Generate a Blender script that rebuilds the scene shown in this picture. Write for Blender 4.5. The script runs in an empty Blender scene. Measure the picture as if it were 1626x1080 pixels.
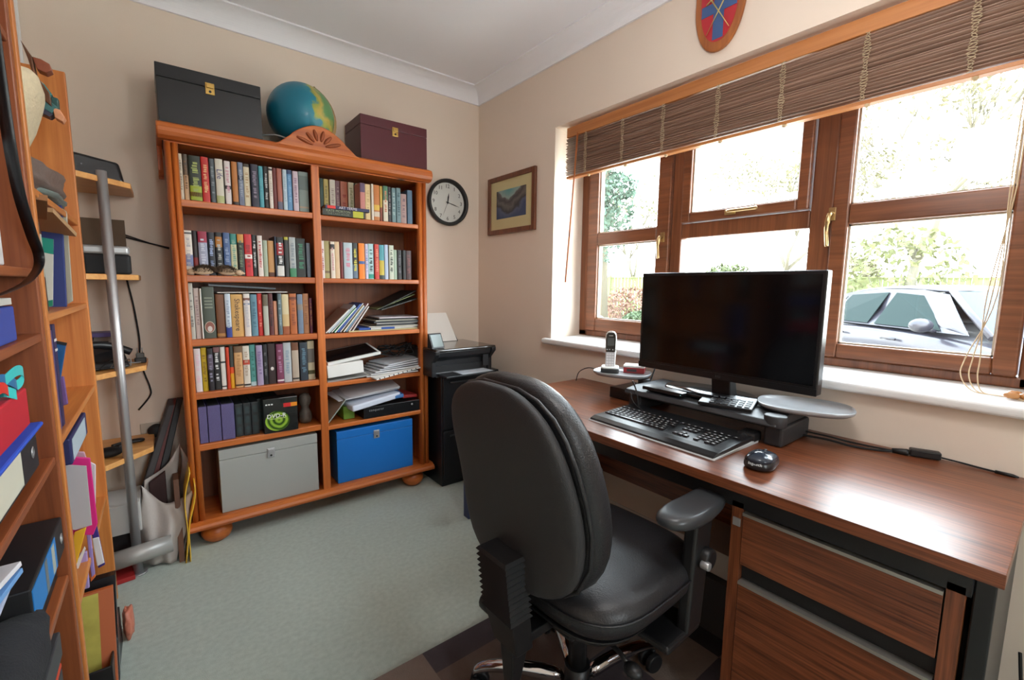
import bpy, bmesh, math, random
from mathutils import Vector, Matrix, Euler
random.seed(7)
scene = bpy.context.scene
C = scene.collection
R = math.radians

# ------------------------------------------------------------------ camera
CAM = dict(f=713.98, pitch=0.11957, roll=0.01104, yaw=0.6632, loc=(-1.7875, -2.6815, 1.2114))
def cam_axes():
    p, r, y = CAM['pitch'], CAM['roll'], CAM['yaw']
    fw = Vector((math.sin(y)*math.cos(p), math.cos(y)*math.cos(p), -math.sin(p)))
    rt = Vector((math.cos(y), -math.sin(y), 0)); up = rt.cross(fw)
    return fw, rt*math.cos(r)+up*math.sin(r), up*math.cos(r)-rt*math.sin(r)
FW, RT, UP = cam_axes()
cd = bpy.data.cameras.new('camera'); cam = bpy.data.objects.new('camera', cd); C.objects.link(cam)
cd.sensor_width = 36; cd.lens = CAM['f']/1626*36; cd.clip_start = 0.02; cd.clip_end = 300
cam.matrix_world = Matrix.Translation(CAM['loc']) @ Matrix((RT, UP, -FW)).transposed().to_4x4()
scene.camera = cam
def at(px, py, ax, val):
    """the point where the sight line through a photo pixel meets the plane x/y/z = val"""
    d = FW + RT*((px-813)/CAM['f']) - UP*((py-540)/CAM['f']); c = Vector(CAM['loc'])
    i = 'xyz'.index(ax); return c + d*((val-c[i])/d[i])

# ------------------------------------------------------------------ world and light
w = bpy.data.worlds.new('sky'); scene.world = w; w.use_nodes = True
nt = w.node_tree; nt.nodes.clear()
out = nt.nodes.new('ShaderNodeOutputWorld'); bg = nt.nodes.new('ShaderNodeBackground')
tc = nt.nodes.new('ShaderNodeTexCoord'); sep = nt.nodes.new('ShaderNodeSeparateXYZ'); rmp = nt.nodes.new('ShaderNodeValToRGB')
nt.links.new(tc.outputs['Generated'], sep.inputs[0]); nt.links.new(sep.outputs['Z'], rmp.inputs[0])
rmp.color_ramp.elements[0].position = 0.0; rmp.color_ramp.elements[0].color = (0.97, 0.985, 1.0, 1)
rmp.color_ramp.elements[1].position = 0.6; rmp.color_ramp.elements[1].color = (0.80, 0.90, 1.0, 1)
nt.links.new(rmp.outputs[0], bg.inputs[0]); nt.links.new(bg.outputs[0], out.inputs[0])
bg.inputs[1].default_value = 13.0
scene.view_settings.view_transform = 'Standard'; scene.view_settings.look = 'None'
scene.view_settings.gamma = 1; scene.view_settings.use_curve_mapping = False
scene.view_settings.exposure = 0.72
scene.cycles.use_denoising = True
scene.cycles.max_bounces = 10; scene.cycles.diffuse_bounces = 6; scene.cycles.glossy_bounces = 4
scene.cycles.transparent_max_bounces = 16; scene.cycles.sample_clamp_indirect = 6
scene.cycles.caustics_reflective = False; scene.cycles.caustics_refractive = False
def portal(loc, rot, sx, sy):
    l = bpy.data.lights.new('daylight_portal', 'AREA'); l.shape = 'RECTANGLE'; l.size = sx; l.size_y = sy
    l.cycles.is_portal = True
    o = bpy.data.objects.new('daylight_portal', l); C.objects.link(o); o.location = loc; o.rotation_euler = rot
portal((0.36, -1.67, 1.50), (0, R(90), 0), 1.2, 2.0)
portal((-1.15, -4.86, 1.50), (R(90), 0, 0), .75, 1.05)

# ------------------------------------------------------------------ mesh helper
class MB:
    def __init__(s): s.v = []; s.f = []; s.m = []; s.sm = []; s.mat = 0; s.M = None; s.smooth = False
    def add(s, vs, fs, smooth=None):
        n = len(s.v)
        for q in vs:
            q = Vector(q); s.v.append(s.M @ q if s.M else q)
        for f in fs:
            s.f.append([n+i for i in f]); s.m.append(s.mat); s.sm.append(s.smooth if smooth is None else smooth)
        return s
    def box(s, x0, x1, y0, y1, z0, z1):
        if x0 > x1: x0, x1 = x1, x0
        if y0 > y1: y0, y1 = y1, y0
        if z0 > z1: z0, z1 = z1, z0
        return s.add([(x0,y0,z0),(x1,y0,z0),(x1,y1,z0),(x0,y1,z0),(x0,y0,z1),(x1,y0,z1),(x1,y1,z1),(x0,y1,z1)],
              [(0,3,2,1),(4,5,6,7),(0,1,5,4),(1,2,6,5),(2,3,7,6),(3,0,4,7)], False)
    def hexa(s, b, t):
        """a six-sided solid from four bottom and four top corners (both counter-clockwise from above)"""
        return s.add(list(b)+list(t), [(3,2,1,0),(4,5,6,7),(0,1,5,4),(1,2,6,5),(2,3,7,6),(3,0,4,7)], False)
    def ring_loft(s, rings, cap=True, smooth=True, closed=False):
        n = len(rings[0]); vs = [p for r in rings for p in r]; fs = []
        K = len(rings)
        for k in range(K-1 if not closed else K):
            a = k*n; b = ((k+1) % K)*n
            for i in range(n):
                j = (i+1) % n; fs.append((a+i, a+j, b+j, b+i))
        s.add(vs, fs, smooth)
        if cap and not closed:
            m = len(s.v)-len(vs)
            for f in ([list(range(n))[::-1], [(K-1)*n+i for i in range(n)]]):
                s.f.append([m+i for i in f]); s.m.append(s.mat); s.sm.append(False)
        return s
    def tube(s, pts, r, n=10, closed=False, flat=1.0):
        pts = [Vector(p) for p in pts]; K = len(pts)
        rs = r if isinstance(r, (list, tuple)) else [r]*K
        rings = []; prev = None
        for k in range(K):
            a = pts[k-1] if (k > 0 or closed) else pts[0]; b = pts[(k+1) % K] if (k < K-1 or closed) else pts[-1]
            d = (b-a); d = d.normalized() if d.length > 1e-9 else Vector((0,0,1))
            if prev is None:
                u = d.orthogonal().normalized()
            else:
                u = prev - d*prev.dot(d); u = u.normalized() if u.length > 1e-6 else d.orthogonal().normalized()
            prev = u; v = d.cross(u)
            rings.append([pts[k]+(u*math.cos(2*math.pi*i/n)+v*math.sin(2*math.pi*i/n)*flat)*rs[k] for i in range(n)])
        return s.ring_loft(rings, cap=not closed, closed=closed)
    def cyl(s, p0, p1, r, n=20, r1=None):
        return s.tube([p0, p1], [r, r if r1 is None else r1], n)
    def lathe(s, prof, c=(0,0,0), axis='z', n=28, cap=False):
        rings = []
        for rr, h in prof:
            ring = []
            for i in range(n):
                a = 2*math.pi*i/n; x, y = rr*math.cos(a), rr*math.sin(a)
                p = {'z': (x,y,h), 'x': (h,x,y), 'y': (y,h,x)}[axis]
                ring.append(Vector(p)+Vector(c))
            rings.append(ring)
        return s.ring_loft(rings, cap=cap)
    def ball(s, c, r, sc=(1,1,1), n=20, k=12):
        prof = [(max(1e-5, math.sin(math.pi*i/k)), -math.cos(math.pi*i/k)) for i in range(k+1)]
        rings = [[Vector((c[0]+r*sc[0]*a*math.cos(2*math.pi*j/n), c[1]+r*sc[1]*a*math.sin(2*math.pi*j/n), c[2]+r*sc[2]*h)) for j in range(n)] for a, h in prof]
        return s.ring_loft(rings, cap=False)
    def prism(s, poly, d0, d1, plane='xy', smooth=False):
        """extrude a 2-d outline; plane 'xy' extrudes on z, 'yz' on x, 'xz' on y"""
        def P(a, b, d): return {'xy': (a,b,d), 'yz': (d,a,b), 'xz': (a,d,b)}[plane]
        n = len(poly); vs = [P(a,b,d0) for a,b in poly]+[P(a,b,d1) for a,b in poly]
        s.add(vs, [tuple(range(n))[::-1], tuple(range(n,2*n))], False)
        base = len(s.v)-2*n
        for i in range(n):
            j = (i+1) % n; s.f.append([base+i, base+j, base+n+j, base+n+i]); s.m.append(s.mat); s.sm.append(smooth)
        return s
    def grid(s, fn, nu, nv, smooth=True):
        vs = [fn(i/nu, j/nv) for i in range(nu+1) for j in range(nv+1)]
        fs = [(i*(nv+1)+j, (i+1)*(nv+1)+j, (i+1)*(nv+1)+j+1, i*(nv+1)+j+1) for i in range(nu) for j in range(nv)]
        return s.add(vs, fs, smooth)
    def text(s, body, M, size, extrude=0.0002, bold=0.0):
        cu = bpy.data.curves.new('lettering', 'FONT'); cu.body = body; cu.size = size; cu.extrude = extrude
        cu.align_x = 'CENTER'; cu.align_y = 'CENTER'; cu.resolution_u = 2; cu.offset = bold
        o = bpy.data.objects.new('lettering', cu); C.objects.link(o)
        dg = bpy.context.evaluated_depsgraph_get(); me = bpy.data.meshes.new_from_object(o.evaluated_get(dg))
        vs = [M @ v.co for v in me.vertices]; fs = [tuple(p.vertices) for p in me.polygons]
        s.add(vs, fs, False)
        bpy.data.objects.remove(o); bpy.data.curves.remove(cu); bpy.data.meshes.remove(me)
        return s
    def build(s, name, mats, parent=None, bev=0, seg=2, sub=0, solid=0, world=True, fix=True):
        root = parent
        while root is not None and root.parent is not None: root = root.parent
        vs = s.v
        if root is not None and world:
            inv = (Matrix.Translation(root.location) @ root.rotation_euler.to_matrix().to_4x4()).inverted()
            vs = [inv @ v for v in vs]
        me = bpy.data.meshes.new(name); me.from_pydata([tuple(v) for v in vs], [], s.f)
        if not isinstance(mats, (list, tuple)): mats = [mats]
        for m in mats: me.materials.append(m)
        for p, mi, sm in zip(me.polygons, s.m, s.sm): p.material_index = min(mi, len(mats)-1); p.use_smooth = sm
        if fix:
            b = bmesh.new(); b.from_mesh(me); bmesh.ops.recalc_face_normals(b, faces=b.faces); b.to_mesh(me); b.free()
        o = bpy.data.objects.new(name, me); C.objects.link(o)
        if parent is not None: o.parent = parent
        if solid:
            md = o.modifiers.new('s', 'SOLIDIFY'); md.thickness = solid; md.offset = 0
        if bev:
            md = o.modifiers.new('b', 'BEVEL'); md.width = bev; md.segments = seg; md.limit_method = 'ANGLE'; md.angle_limit = R(40); md.harden_normals = False
        if sub:
            md = o.modifiers.new('u', 'SUBSURF'); md.levels = sub; md.render_levels = sub
        return o
LABELS = set()
def tag(o, label, cat, group=None, kind=None):
    n = len(label.split()); assert 4 <= n <= 16, (n, label)
    o['label'] = label; o['category'] = cat
    if group: o['group'] = group
    if kind: o['kind'] = kind
    if label in LABELS: print('DUPLICATE LABEL', label)
    LABELS.add(label)
    return o
def thing(name, label, cat, loc=(0,0,0), rotz=0.0, group=None, rot=None):
    o = bpy.data.objects.new(name, None); C.objects.link(o); o.empty_display_size = 0.05
    o.location = loc; o.rotation_euler = rot if rot else (0,0,rotz)
    return tag(o, label, cat, group)
def struct(o): o['kind'] = 'structure'; return o
def rbox(mb, x0, x1, y0, y1, z0, z1, r, n=5):
    """upright box with rounded vertical corners"""
    pts = []
    for cx, cy, a0 in ((x1-r,y1-r,0),(x0+r,y1-r,90),(x0+r,y0+r,180),(x1-r,y0+r,270)):
        for i in range(n+1):
            a = R(a0+90*i/n); pts.append((cx+r*math.cos(a), cy+r*math.sin(a)))
    return mb.prism(pts, z0, z1, 'xy')
def catmull(pts, k=8):
    pts = [Vector(p) for p in pts]; o = []
    for i in range(len(pts)-1):
        p0 = pts[max(i-1,0)]; p1 = pts[i]; p2 = pts[i+1]; p3 = pts[min(i+2,len(pts)-1)]
        for j in range(k):
            t = j/k; o.append(0.5*((2*p1)+(p2-p0)*t+(2*p0-5*p1+4*p2-p3)*t*t+(3*p1-p0-3*p2+p3)*t**3))
    o.append(pts[-1]); return o

# ------------------------------------------------------------------ materials
def srgb(r, g, b): return tuple(((c/255)/12.92 if c/255 <= 0.04045 else (((c/255)+0.055)/1.055)**2.4) for c in (r, g, b))+(1,)
_mc = {}
def mat(name, col, rough=0.6, metal=0.0, bump=0.0, bscale=200, var=0.0, vscale=8, coat=0.0, spec=0.5, sheen=0.0, trans=0.0, alpha=1.0):
    if name in _mc: return _mc[name]
    m = bpy.data.materials.new(name); m.use_nodes = True; nt = m.node_tree; b = nt.nodes['Principled BSDF']
    if len(col) == 3: col = srgb(*col)
    b.inputs['Base Color'].default_value = col; b.inputs['Roughness'].default_value = rough; b.inputs['Metallic'].default_value = metal
    b.inputs['Specular IOR Level'].default_value = spec; b.inputs['Coat Weight'].default_value = coat
    b.inputs['Sheen Weight'].default_value = sheen; b.inputs['Transmission Weight'].default_value = trans; b.inputs['Alpha'].default_value = alpha
    t = nt.nodes.new('ShaderNodeTexCoord')
    if var:
        n = nt.nodes.new('ShaderNodeTexNoise'); n.inputs['Scale'].default_value = vscale; n.inputs['Detail'].default_value = 4
        nt.links.new(t.outputs['Object'], n.inputs['Vector'])
        mx = nt.nodes.new('ShaderNodeMix'); mx.data_type = 'RGBA'
        mx.inputs['A'].default_value = tuple(c*(1-var) for c in col[:3])+(1,); mx.inputs['B'].default_value = tuple(min(1,c*(1+var)) for c in col[:3])+(1,)
        nt.links.new(n.outputs['Fac'], mx.inputs['Factor']); nt.links.new(mx.outputs['Result'], b.inputs['Base Color'])
    if bump:
        n2 = nt.nodes.new('ShaderNodeTexNoise'); n2.inputs['Scale'].default_value = bscale; n2.inputs['Detail'].default_value = 3
        nt.links.new(t.outputs['Object'], n2.inputs['Vector'])
        bm = nt.nodes.new('ShaderNodeBump'); bm.inputs['Strength'].default_value = bump; bm.inputs['Distance'].default_value = 0.002
        nt.links.new(n2.outputs['Fac'], bm.inputs['Height']); nt.links.new(bm.outputs[0], b.inputs['Normal'])
    _mc[name] = m; return m
def wood(name, light, dark, axis='z', scale=1.0, rough=0.4, knots=True, coat=0.15, stripes=0.0, spec=.5):
    """grained timber; the grain runs along the given axis"""
    if name in _mc: return _mc[name]
    m = bpy.data.materials.new(name); m.use_nodes = True; nt = m.node_tree; b = nt.nodes['Principled BSDF']; L = nt.links
    light = srgb(*light); dark = srgb(*dark)
    t = nt.nodes.new('ShaderNodeTexCoord'); mp = nt.nodes.new('ShaderNodeMapping')
    k = {'x': 0, 'y': 1, 'z': 2}[axis]; sc = [22*scale]*3; sc[k] = 1.1*scale
    mp.inputs['Scale'].default_value = sc; L.new(t.outputs['Object'], mp.inputs['Vector'])
    n = nt.nodes.new('ShaderNodeTexNoise'); n.inputs['Scale'].default_value = 1.0; n.inputs['Detail'].default_value = 5; n.inputs['Distortion'].default_value = 1.2
    L.new(mp.outputs[0], n.inputs['Vector'])
    mp2 = nt.nodes.new('ShaderNodeMapping'); sc2 = [150*scale]*3; sc2[k] = 4*scale; mp2.inputs['Scale'].default_value = sc2
    L.new(t.outputs['Object'], mp2.inputs['Vector'])
    n2 = nt.nodes.new('ShaderNodeTexNoise'); n2.inputs['Scale'].default_value = 1.0; n2.inputs['Detail'].default_value = 2; L.new(mp2.outputs[0], n2.inputs['Vector'])
    ad = nt.nodes.new('ShaderNodeMix'); ad.data_type = 'FLOAT'; ad.inputs['Factor'].default_value = 0.3+stripes
    L.new(n.outputs['Fac'], ad.inputs['A']); L.new(n2.outputs['Fac'], ad.inputs['B'])
    r = nt.nodes.new('ShaderNodeValToRGB'); r.color_ramp.elements[0].position = 0.34; r.color_ramp.elements[1].position = 0.64
    r.color_ramp.elements[0].color = dark; r.color_ramp.elements[1].color = light
    L.new(ad.outputs['Result'], r.inputs[0]); col = r.outputs[0]
    if knots:
        mp3 = nt.nodes.new('ShaderNodeMapping'); sc3 = [5.5]*3; sc3[k] = 3.2; mp3.inputs['Scale'].default_value = sc3; L.new(t.outputs['Object'], mp3.inputs['Vector'])
        v = nt.nodes.new('ShaderNodeTexVoronoi'); v.inputs['Scale'].default_value = 1; L.new(mp3.outputs[0], v.inputs['Vector'])
        r2 = nt.nodes.new('ShaderNodeValToRGB'); r2.color_ramp.elements[0].position = 0.05; r2.color_ramp.elements[0].color = (1,1,1,1)
        r2.color_ramp.elements[1].position = 0.12; r2.color_ramp.elements[1].color = (0,0,0,1); L.new(v.outputs['Distance'], r2.inputs[0])
        mx = nt.nodes.new('ShaderNodeMix'); mx.data_type = 'RGBA'; mx.inputs['B'].default_value = tuple(c*0.3 for c in dark[:3])+(1,)
        L.new(r2.outputs[0], mx.inputs['Factor']); L.new(col, mx.inputs['A']); col = mx.outputs['Result']
    L.new(col, b.inputs['Base Color']); b.inputs['Roughness'].default_value = rough; b.inputs['Coat Weight'].default_value = coat; b.inputs['Coat Roughness'].default_value = 0.25
    b.inputs['Specular IOR Level'].default_value = spec
    bm = nt.nodes.new('ShaderNodeBump'); bm.inputs['Strength'].default_value = 0.12; bm.inputs['Distance'].default_value = 0.001
    L.new(n2.outputs['Fac'], bm.inputs['Height']); L.new(bm.outputs[0], b.inputs['Normal'])
    _mc[name] = m; return m
PINE_L, PINE_D = (204,114,50), (164,80,30)
def pine(ax): return wood('honey_pine_'+ax, PINE_L, PINE_D, ax, 1.0, 0.38)
def pine2(ax): return wood('amber_pine_'+ax, (214,140,72), (186,108,50), ax, 1.0, 0.42)
def redpine(ax): return wood('red_pine_'+ax, (158,88,48), (120,60,30), ax, 1.0, 0.42)
def ufrm(ax): return wood('window_oak_'+ax, (132,80,50), (96,54,32), ax, 1.3, 0.32, knots=False)
def teak(ax): return wood('desk_laminate_'+ax, (138,80,50), (78,40,26), ax, 1.6, 0.30, knots=False, coat=0.0, stripes=0.25)
def plain(name, rgb, rough=0.55, **k): return mat(name, rgb, rough, **k)
BLACK = plain('black_plastic', (24,24,26), 0.42); MBLACK = plain('matt_black', (20,20,22), 0.7)
DGREY = plain('dark_grey_plastic', (48,49,52), 0.5); WHITEP = plain('white_plastic', (225,225,222), 0.4)
CHROME = mat('chrome', (200,200,205), 0.08, 1.0); STEEL = mat('brushed_steel', (190,190,192), 0.38, .7); BRASS = mat('brass', (200,165,95), 0.25, 1.0)
PAPER = mat('paper', (228,226,220), 0.8); PAGES = mat('book_pages', (205,195,170), 0.85, bump=0.3, bscale=600)
def glassmat():
    m = bpy.data.materials.new('window_glass'); m.use_nodes = True; nt = m.node_tree; nt.nodes.clear()
    o = nt.nodes.new('ShaderNodeOutputMaterial'); mx = nt.nodes.new('ShaderNodeMixShader'); tr = nt.nodes.new('ShaderNodeBsdfTransparent'); gl = nt.nodes.new('ShaderNodeBsdfGlossy')
    lw = nt.nodes.new('ShaderNodeLayerWeight'); lw.inputs[0].default_value = .5; fr0 = nt.nodes.new('ShaderNodeMath'); fr0.operation = 'POWER'; fr0.inputs[1].default_value = 5; nt.links.new(lw.outputs['Facing'], fr0.inputs[0]); fr = nt.nodes.new('ShaderNodeMath'); fr.operation = 'MULTIPLY_ADD'; fr.inputs[1].default_value = .8; fr.inputs[2].default_value = .03; nt.links.new(fr0.outputs[0], fr.inputs[0]); gl.inputs['Roughness'].default_value = 0.02
    nt.links.new(fr.outputs[0], mx.inputs[0]); nt.links.new(tr.outputs[0], mx.inputs[1]); nt.links.new(gl.outputs[0], mx.inputs[2]); nt.links.new(mx.outputs[0], o.inputs[0])
    tr.inputs[0].default_value = (.97,.99,.98,1)
    return m
GLASS = glassmat()

# ------------------------------------------------------------------ room shell
XL, YB, ZC, ZCOV = -2.28, -4.8, 2.50, 2.417
WALL = mat('cream_wall_paint', (230,215,200), 0.85, bump=0.15, bscale=350, var=0.02, vscale=3)
WHT = mat('white_ceiling_paint', (242,243,248), 0.8)
GLOSSW = mat('white_sill_gloss', (226,226,226), 0.35)
carpet = mat('sage_carpet', (176,188,178), 0.95, bump=0.9, bscale=420, var=0.22, vscale=55, sheen=0.3)
struct(MB().box(XL-.1, .36, YB-.1, .1, -.1, 0).build('floor', carpet))
struct(MB().box(XL-.1, .36, YB-.1, .1, ZC, ZC+.1).build('ceiling', WHT))
struct(MB().box(XL-.1, .36, 0, .1, 0, ZC).build('wall_back', WALL))
struct(MB().box(XL-.1, XL, YB, 0, 0, ZC).build('wall_left', WALL))
# window wall with a splayed reveal
SZ0, SZ1, YA0, YA1, YB0, YB1, XW = 0.911, 2.086, -0.764, -0.70, -2.70, -2.64, 0.28
m = MB()
m.prism([(0,.0),(0,YA0),(XW,YA1),(.36,YA1),(.36,.0)], 0, ZC)
m.prism([(0,YB),(.36,YB),(.36,YB1),(XW,YB1),(0,YB0)], 0, ZC)
m.prism([(0,YA0),(0,YB0),(XW,YB1),(.36,YB1),(.36,YA1),(XW,YA1)], 0, SZ0-.035)
m.prism([(0,YA0),(0,YB0),(XW,YB1),(.36,YB1),(.36,YA1),(XW,YA1)], SZ1, ZC)
struct(m.build('wall_right', WALL))
m = MB()                                                # wall behind the photographer, with an added window opening for fill daylight
m.box(XL-.1, -1.5, YB-.1, YB, 0, ZC); m.box(-.8, .36, YB-.1, YB, 0, ZC)
m.box(-1.5, -.8, YB-.1, YB, 0, 1.0); m.box(-1.5, -.8, YB-.1, YB, 2.0, ZC)
struct(m.build('wall_front', WALL))
m = MB()
for x in (-1.5, -.86): m.box(x, x+.06, YB-.08, YB-.03, 1.0, 2.0)
m.box(-1.5, -.8, YB-.08, YB-.03, 1.0, 1.06); m.box(-1.5, -.8, YB-.08, YB-.03, 1.94, 2.0)
o = struct(m.build('fill_window', ufrm('z'), bev=.004))  # unseen window, added to let fill daylight into the room
MB().box(-1.46, -.84, YB-.06, YB-.055, 1.04, 1.96).build('pane', GLASS, o)
# coving along the ceiling
def cove(n=10, a=.10, b=ZC-ZCOV):
    p = [(0, ZC), (0, ZC-b-.0), (.012, ZC-b)]
    for i in range(n+1):
        t = R(90*i/n); p.append((.012+(a-.024)*(1-math.cos(t)), ZC-b+.012+(b-.02)*math.sin(t)))
    p += [(a-.012, ZC-.008), (a, ZC-.008), (a, ZC)]
    return p
struct(MB().prism([(-x, z) for x, z in cove()], YB, 0, 'xz').build('trim_1', WHT))
struct(MB().prism([(-y, z) for y, z in cove()], XL, 0, 'yz').build('trim_2', WHT))
struct(MB().prism([(XL+x, z) for x, z in cove()], YB, 0, 'xz').build('trim_3', WHT))
SK = mat('skirting_gloss', (222,220,214), 0.4)
struct(MB().prism([(0,0),(0,.11),(-.006,.11),(-.015,.09),(-.015,0)], XL, 0, 'yz').build('baseboard_back', SK))
struct(MB().prism([(0,0),(0,.11),(-.006,.11),(-.015,.09),(-.015,0)], YB, 0, 'xz').build('baseboard_right', SK))
struct(MB().prism([(XL,0),(XL,.11),(XL+.006,.11),(XL+.015,.09),(XL+.015,0)], YB, 0, 'xz').build('baseboard_left', SK))
struct(MB().box(-2.175, -2.15, -.012, 0, .11, ZCOV).build('trim_4', GLOSSW, bev=.004))   # white pipe casing in the far left corner
# sill board
m = MB()
m.prism([(-.042,YA0+.045),(-.042,YB0-.05),(0,YB0-.05),(0,YB0),(XW+.06,YB1),(XW+.06,YA1),(0,YA0),(0,YA0+.045)], SZ0-.032, SZ0)
struct(m.build('trim_5', GLOSSW, bev=.012, seg=4))

# ------------------------------------------------------------------ window joinery
X0, X1 = XW, XW+.07
MX0 = X0+.018
wf = MB(); zt = SZ1
ys = [(-.70,-.765), (-1.325,-1.383), (-1.952,-2.03), (-2.566,-2.64)]
for a, b in ys: wf.box(MX0, X1, a, b, SZ0, zt)
wf.box(MX0, X1, -.70, -2.64, SZ0, SZ0+.036); wf.box(MX0, X1, -.70, -2.64, zt-.05, zt)
wf.box(MX0, X1, -1.383, -1.952, 1.456, 1.528)
W1 = struct(wf.build('window_1', ufrm('z'), bev=.006))
def sash(ya, yb, za, zb, s, name, bar=None):
    f = MB(); x0 = X0
    for q in (ya, yb+s): f.box(x0, X1-.01, q, q-s, za, zb)
    f.box(x0, X1-.01, ya-s, yb+s, za, za+s-.0); f.box(x0, X1-.01, ya-s, yb+s, zb-s, zb)
    if bar: f.box(x0, X1-.01, ya-s, yb+s, bar[0], bar[1])
    o = f.build(name, ufrm('y'), W1, bev=.007, seg=3)
    g = MB().box(X0+.035, X0+.041, ya-s+.004, yb+s-.004, za+s-.004, zb-s+.004)
    g.build('pane', GLASS, o)
    bd = MB()
    gap = [(za+s, (bar[0] if bar else zb-s))] + ([(bar[1], zb-s)] if bar else [])
    for a, b in gap:
        y0, y1 = ya-s, yb+s
        bd.box(X0+.018, X0+.036, y0, y0-.006, a, b); bd.box(X0+.018, X0+.036, y1, y1+.006, a, b)
        bd.box(X0+.018, X0+.036, y0, y1, a, a+.006); bd.box(X0+.018, X0+.036, y0, y1, b-.006, b)
    bd.build('glazing_bead', mat('pale_bead', (190,178,160), .5), o)
    return o
s1 = sash(-.768, -1.322, SZ0+.036, zt-.05, .075, 'casement', (1.457, 1.527))
s3 = sash(-2.033, -2.563, SZ0+.036, zt-.05, .055, 'casement', (1.457, 1.532))
s2 = sash(-1.386, -1.949, 1.530, zt-.05, .045, 'fanlight')
g = MB().box(X0+.035, X0+.041, -1.38, -1.955, SZ0+.03, 1.46); g.build('pane', GLASS, W1)
def handle(y, z0, z1, par, vert=True):
    h = MB()
    if vert:
        h.box(X0-.006, X0, y-.012, y+.012, z1-.055, z1-.005)
        h.tube(catmull([(X0-.006,y,z1-.03),(X0-.03,y,z1-.035),(X0-.036,y+.004,z1-.07),(X0-.03,y+.006,(z0+z1)/2-.02),(X0-.036,y-.002,z0)],6), [.009]*12+[.007]*13, 10)
    else:
        h.box(X0-.006, X0, y-.025, y+.025, z0-.012, z0+.012)
        h.tube(catmull([(X0-.006,y,z0),(X0-.028,y,z0),(X0-.034,y-.03,z0),(X0-.03,y-.09,z0),(X0-.034,y-.13,z0)],6), .007, 10)
    h.build('handle', mat('aged_brass', (190,165,120), .3, 1.0), par, bev=.002)
handle(-2.035, 1.375, 1.53, s3); handle(-1.290, 1.36, 1.50, s1); handle(-1.635, 1.556, 1.556, s2, False)

# ------------------------------------------------------------------ blind
BX, BY0, BY1 = 0.05, -.815, -2.625
bl = thing('wooden_blind', 'brown wooden slatted blind drawn up at the top of the window', 'blind', (BX, -1.7, 1.82))
MB().box(BX-.012, BX+.03, BY0, BY1, 2.022, 2.075).build('head_rail', wood('blind_rail', (196,130,74), (170,104,54), 'y', 1, .4, knots=False), bl, bev=.003)
SL = wood('blind_slat', (158,126,108), (122,96,82), 'y', 1.2, .45, knots=False)  # window flare is put into the slats as a paler, greyer brown
nsl = 19
for i in range(nsl):
    z = 2.012-i*.0102; 
    j = .003*math.sin(i*2.1)
    q = MB(); tl = R(12+8*math.sin(i*1.7))
    a = (BX+.008+j-.018, z+math.sin(tl)*.018); b = (BX+.008+j+.018, z-math.sin(tl)*.018)
    n = 8
    for k in range(1):
        q.grid(lambda u, v: (a[0]+(b[0]-a[0])*v, BY0+.004+(BY1-BY0-.008)*u, a[1]+(b[1]-a[1])*v+.0012*math.sin(u*9+i)-.001*u*0), 10, 1)
    q.build('slat', SL, bl, solid=.003)
MB().box(BX-.008, BX+.026, BY0, BY1, 1.806, 1.818).build('bottom_rail', wood('blind_rail', (196,130,74), (170,104,54), 'y'), bl, bev=.002)
CORD = mat('cream_cord', (196,172,138), .8); LCORD = mat('ladder_cord', (186,168,138), .9)
for y in (-.965, -1.205, -1.43, -1.68, -1.92, -2.165, -2.41):
    m = MB()
    for side, x in ((0, BX-.016), (1, BX-.016)):
        pts = []
        for k in range(40):
            t = k/39; pts.append((x-.003-.004*abs(math.sin(k*1.3+side)), y+.012*math.sin(k*1.9+side*2.6+y*5)*(.75+.25*math.sin(k*.37+y)), 2.02-.205*t))
        m.tube(catmull(pts, 3), .0011, 5)
    m.build('ladder_cord', LCORD, bl)
    MB().ball((BX, y-.01, 1.803), .008, (1,1,1), 10, 6).build('cord_button', CORD, bl)
MB().tube([(BX-.02, -.905, 2.03), (BX-.02, -.88, 1.7), (BX-.025, -.845, 1.235)], .0045, 8).build('tilt_wand', wood('wand_wood', (190,110,50), (160,84,36), 'z'), bl)
c1 = MB()
for k, dy in enumerate((0, .012, .024)):
    c1.tube(catmull([(BX+.05, -2.515-dy*.4, 1.83), (BX+.05, -2.512-dy*.5, 1.5), (BX+.055, -2.505+.01*k-.01, 1.2), (BX+.05, -2.47-dy*1.2, 1.02), (BX+.055, -2.462-dy*1.5, .96), (BX+.05, -2.49-dy*.9, .918), (BX+.04, -2.54-.006*k, .9145), (BX+.03-.01*k, -2.60, .9145)], 6), .0016, 5)
c1.build('pull_cord', CORD, bl)
AC = mat('acorn_wood', (176,120,66), .35, coat=.4)
for p in ((BX+.055,-2.575,.923), (BX+.03,-2.60,.923), (BX+.02,-2.572,.923)):
    MB().lathe([(.0001,-.016),(.007,-.014),(.0095,-.006),(.0085,.002),(.0095,.006),(.006,.014),(.0001,.016)], p, 'y', 14).build('cord_pull', AC, bl)

# ------------------------------------------------------------------ fill light added out of view, a glowing globe to brighten the room
def emissive(name, col, s):
    m = bpy.data.materials.new(name); m.use_nodes = True; b = m.node_tree.nodes['Principled BSDF']
    b.inputs['Base Color'].default_value = col; b.inputs['Emission Color'].default_value = col; b.inputs['Emission Strength'].default_value = s; return m
r = thing('fill_globe', 'added white fill light globe hanging unseen behind the camera', 'lamp', (-.95,-2.30,1.93))
MB().ball((-.95,-2.30,1.92), .15, (1,1,1), 32, 20).build('fill_globe_shell', emissive('fill_glow', (1,.97,.94,1), 14.5), r)
MB().cyl((-.95,-2.30,2.05),(-.95,-2.30,2.49),.006,8).lathe([(.0001,2.499),(.05,2.498),(.045,2.47),(.01,2.46)], (-.95,-2.30,0), 'z', 20).build('fill_globe_hanger', WHITEP, r)
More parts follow.
